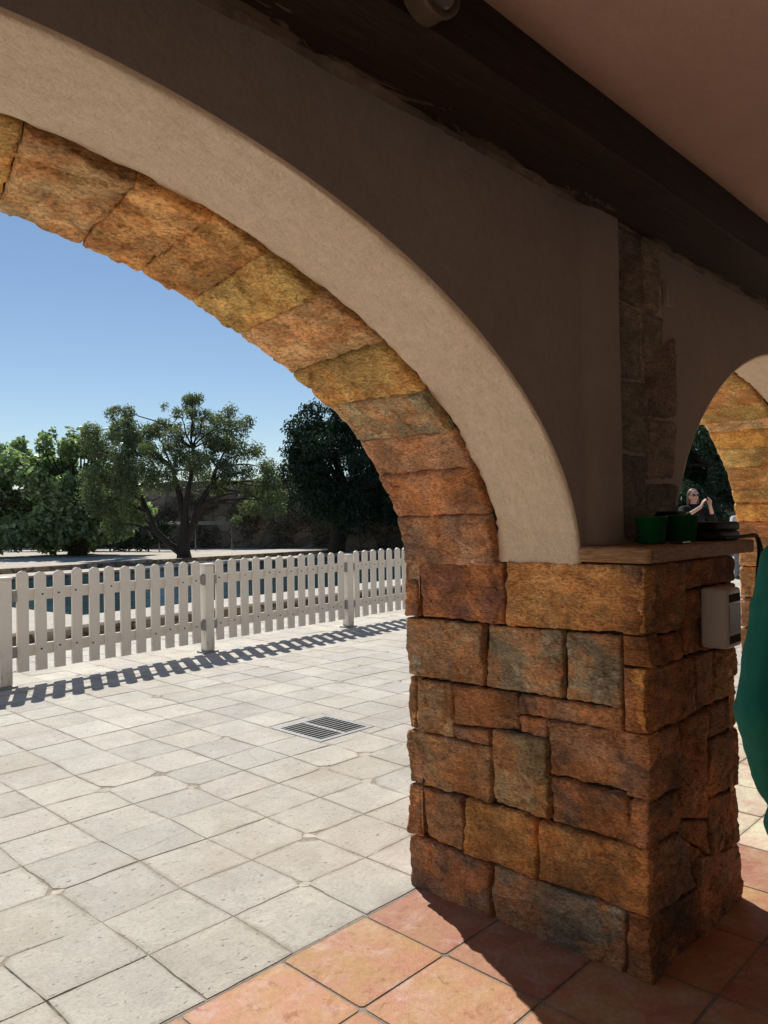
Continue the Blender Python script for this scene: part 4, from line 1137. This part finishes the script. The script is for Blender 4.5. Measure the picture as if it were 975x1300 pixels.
def person(loc, rotz, label, arms, mats, hairlong=True, hips=0.0, vox=0.011, loose=0.016, glasses=False, stance=0.09, scale=1.0):
    """arms: ((shoulderL, elbowL, wristL, dirL, palmL), (…R)); front is +Y"""
    t = empty('person', loc, rotz); t.scale = (scale,) * 3
    mskin, mtop, mleg, mhair, mshoe = mats
    caps = []; ells = []
    ells += [((0, 0.0, 0.96), (.165, .115, .13)), ((0, .0, 1.12), (.135, .100, .16)), ((0, .01, 1.29), (.165, .112, .17)), ((0, -.005, 1.385), (.150, .085, .08))]
    caps += [((0, -.01, 1.42), .058, (0, .012, 1.53), .052)]
    ells += [((0, .020, 1.625), (.076, .095, .108)), ((0, .050, 1.565), (.052, .055, .052)), ((-.077, .01, 1.60), (.010, .020, .030)), ((.077, .01, 1.60), (.010, .020, .030)), ((0, .080, 1.648), (.050, .026, .014))]
    caps += [((0, .112, 1.630), .007, (0, .128, 1.592), .012)]
    for s in (-1, 1):
        caps += [((s * stance, 0, .92), .088, (s * stance, .015, .50), .056), ((s * stance, .015, .50), .056, (s * stance, -.015, .32), .054), ((s * stance, -.015, .32), .054, (s * stance, -.02, .09), .036), ((s * stance, -.03, .05), .036, (s * (stance + .02), .13, .035), .030)]
    for s, (sh, el, wr, d, pn_) in zip((-1, 1), arms):
        caps += [((s * .11, 0, 1.395), .062, sh, .056), (sh, .056, el, .040), (el, .040, wr, .027)]
        caps += hand_caps(wr, d, pn_, 0.3, s)
    skin('body', caps, ells, 0.0075, mskin, t, 3)
    # top / jacket
    L = loose; tc = []
    te = [((0, 0.0, .98), (.172 + L, .122 + L, .16)), ((0, 0, 1.12), (.150 + L, .112 + L, .18)), ((0, .01, 1.29), (.168 + L, .116 + L, .175)), ((0, -.005, 1.39), (.152 + L, .088 + L, .075))]
    tc += [((0, 0, 1.40), .07 + L * .5, (0, .0, 1.455), .058 + L * .4)]
    if L > .02: te.append(((0, 0, .845), (.245, .165, .085)))
    for s, (sh, el, wr, d, pn_) in zip((-1, 1), arms):
        a = V(el); b = V(wr); cuff = a.lerp(b, mats_sleeve)
        tc += [((s * .11, 0, 1.385), .064 + L * .8, sh, .060 + L * .8), (sh, .060 + L * .8, el, .046 + L * 1.25), (el, .046 + L * 1.25, cuff, .036 + L)]
    skin('jacket' if L > .02 else 'top', tc, te, vox, mtop, t, 2, 0.006 if L < .02 else 0.016, 8.0)
    tr = [((0, 0, .93), (.170 + L * .5, .12 + L * .5, .12))]; lc = []
    for s in (-1, 1):
        lc += [((s * stance, 0, .90), .100, (s * stance, .015, .50), .072), ((s * stance, .015, .50), .072, (s * stance, -.015, .085), .060)]
    skin('trousers', lc, tr, vox, mleg, t, 3, 0.006)
    for s in (-1, 1):
        skin('shoe', [((s * stance, -.045, .045), .042, (s * (stance + .02), .135, .036), .036)], [], .010, mshoe, t, 2)
    hc = [((0, -.006, 1.652), (.086, .096, .096))]
    hcap = []
    if hairlong:
        hcap = [((s * .066, .0, 1.66), .030, (s * .078, -.010, 1.50), .024) for s in (-1, 1)] + [((s * .035, -.055, 1.62), .045, (s * .04, -.060, 1.48), .032) for s in (-1, 1)]
    skin('hair', hcap, hc, .009, mhair, t, 2, 0.004, 20)
    ey = mat_eye
    if glasses:
        bm = bmesh.new()
        for s in (-1, 1): ellipsoid(bm, V((s * .032, .112, 1.625)), (.027, .008, .021))
        tube(bm, [(-.01, .118, 1.63), (.01, .118, 1.63)], .003, 6)
        for s in (-1, 1): tube(bm, [(s * .056, .105, 1.632), (s * .080, .02, 1.628)], .003, 6)
        obj('sunglasses', bm, mat_glass, t, True)
    else:
        for s in (-1, 1):
            bm = bmesh.new(); ellipsoid(bm, V((s * .031, .098, 1.622)), (.012, .007, .007)); obj('eye', bm, ey, t, True)
    bm = bmesh.new(); ellipsoid(bm, V((0, .1045, 1.562)), (.022, .006, .007)); obj('mouth', bm, mat_lip, t, True)
    return tag(t, label, 'person')

mat_eye = mat_simple('eye', (0.03, 0.02, 0.015), 0.2, 0.0)
mat_glass = mat_simple('dark_lens', (0.006, 0.006, 0.007), 0.12, 0.0, spec=0.5)
mat_lip = mat_simple('lips', (0.42, 0.12, 0.10), 0.5, 0.05)
M_SKIN = mat_simple('skin', (0.52, 0.31, 0.23), 0.55, 0.06, 14, 0.001, 120)
M_TEAL = mat_simple('green_jacket_cloth', (0.004, 0.12, 0.085), 0.85, 0.10, 30, 0.0012, 260)
M_BLK = mat_simple('black_cloth', (0.006, 0.006, 0.0065), 0.85, 0.15, 30, 0.001, 200)
M_NAVY = mat_simple('dark_trousers', (0.03, 0.035, 0.045), 0.85, 0.15, 30, 0.001, 200)
M_GREYC = mat_simple('grey_cloth', (0.17, 0.18, 0.19), 0.85, 0.15, 30, 0.001, 200)
M_PALE = mat_simple('pale_cloth', (0.66, 0.60, 0.56), 0.85, 0.10, 30, 0.001, 200)
M_HAIRB = mat_simple('brown_hair', (0.13, 0.075, 0.045), 0.5, 0.3, 60, 0.002, 150, stretch=(1, 1, .15))
M_HAIRD = mat_simple('dark_hair', (0.03, 0.02, 0.015), 0.5, 0.3, 60, 0.002, 150, stretch=(1, 1, .15))
M_SHOE = mat_simple('shoe_leather', (0.03, 0.028, 0.026), 0.5, 0.1)

bm = bmesh.new(); box(bm, 11.7, 14.6, 4.2, 6.6, 0.004, 0.19, None, 0.012); tag(obj('platform', bm, M_COPING), kind='structure')
mats_sleeve = 0.98
person((1.872, 0.372, 0), math.radians(-46.2), 'person in dark green jacket cut off by the right edge, arm bent',
       (((-.178, -.01, 1.382), (-.265, -.065, 1.110), (-.185, .06, .925), (.35, .6, -.5), (.9, -.2, 0)), ((.178, -.01, 1.382), (.265, -.065, 1.115), (.185, .06, .925), (-.35, .6, -.5), (-.9, -.2, 0))),
       (M_SKIN, M_TEAL, M_NAVY, M_HAIRD, M_SHOE), False, loose=0.021, vox=0.008)
mats_sleeve = 0.35
person((12.96, 5.27, 0.192), math.radians(138), 'person in black top and sunglasses clapping outside beyond the second arch',
       (((-.18, 0, 1.385), (-.30, .10, 1.22), (-.155, .27, 1.45), (.15, .35, .9), (.9, .1, -.3)), ((.18, 0, 1.385), (.25, .14, 1.24), (.02, .31, 1.43), (-.30, .25, .9), (-.9, .1, -.3))),
       (M_SKIN, M_BLK, M_BLK, M_HAIRB, M_SHOE), True, glasses=True, scale=1.0)
person((18.60, 6.49, 0), math.radians(150), 'person in grey trousers mostly hidden behind the farther pillar with hands raised',
       (((-.18, 0, 1.385), (-.30, .10, 1.18), (-.20, .28, 1.38), (.3, .25, .9), (.9, .1, -.3)), ((.18, 0, 1.385), (.30, .10, 1.18), (.20, .28, 1.38), (-.35, .25, .9), (-.9, .1, -.3))),
       (M_SKIN, M_PALE, M_GREYC, M_HAIRD, M_SHOE), True, stance=.1)

# ------------------------------------------------------------------ camera
cam = bpy.data.cameras.new('camera'); co = bpy.data.objects.new('camera', cam); C.objects.link(co)
cam.sensor_fit = 'VERTICAL'; cam.sensor_height = 36.0; cam.lens = 36.0 * 987.997 / 1300.0
cam.clip_start = 0.05; cam.clip_end = 3000
Rr, Uu, Ff = V((0.69209261, -0.72163665, -0.01575938)), V((0.00408046, -0.0179213, 0.99983107)), V((0.72179718, 0.69204, 0.00945859))
co.matrix_world = Matrix(((Rr.x, Uu.x, -Ff.x, 0), (Rr.y, Uu.y, -Ff.y, 0), (Rr.z, Uu.z, -Ff.z, 1.5), (0, 0, 0, 1)))
sc.camera = co

# ------------------------------------------------------------------ light
EL = math.radians(49.5); sd = V((0.41, 0.91, 0)).normalized()
sunv = V((sd.x * math.cos(EL), sd.y * math.cos(EL), math.sin(EL)))
ld = bpy.data.lights.new('sun', 'SUN'); ld.energy = 5.0; ld.angle = math.radians(0.5); ld.color = (1.0, 0.955, 0.88)
lo = bpy.data.objects.new('sun', ld); C.objects.link(lo); lo.rotation_euler = (-sunv).to_track_quat('-Z', 'Y').to_euler(); lo.location = (0, 0, 20)
w = bpy.data.worlds.new('World'); sc.world = w; w.use_nodes = True
nt = w.node_tree; sky = nt.nodes.new('ShaderNodeTexSky'); sky.sky_type = 'NISHITA'; sky.sun_disc = False
sky.sun_elevation = EL; sky.sun_rotation = math.atan2(sd.x, sd.y)
sky.air_density = 1.0; sky.dust_density = 0.0; sky.ozone_density = 2.2
nt.links.new(sky.outputs[0], nt.nodes['Background'].inputs[0]); nt.nodes['Background'].inputs[1].default_value = 0.092

sc.view_settings.view_transform = 'Standard'; sc.view_settings.look = 'None'; sc.view_settings.exposure = 0; sc.view_settings.gamma = 1
cy = sc.cycles
cy.max_bounces = 12; cy.diffuse_bounces = 8; cy.glossy_bounces = 4; cy.transmission_bounces = 4
cy.use_denoising = True; cy.sample_clamp_indirect = 8.0
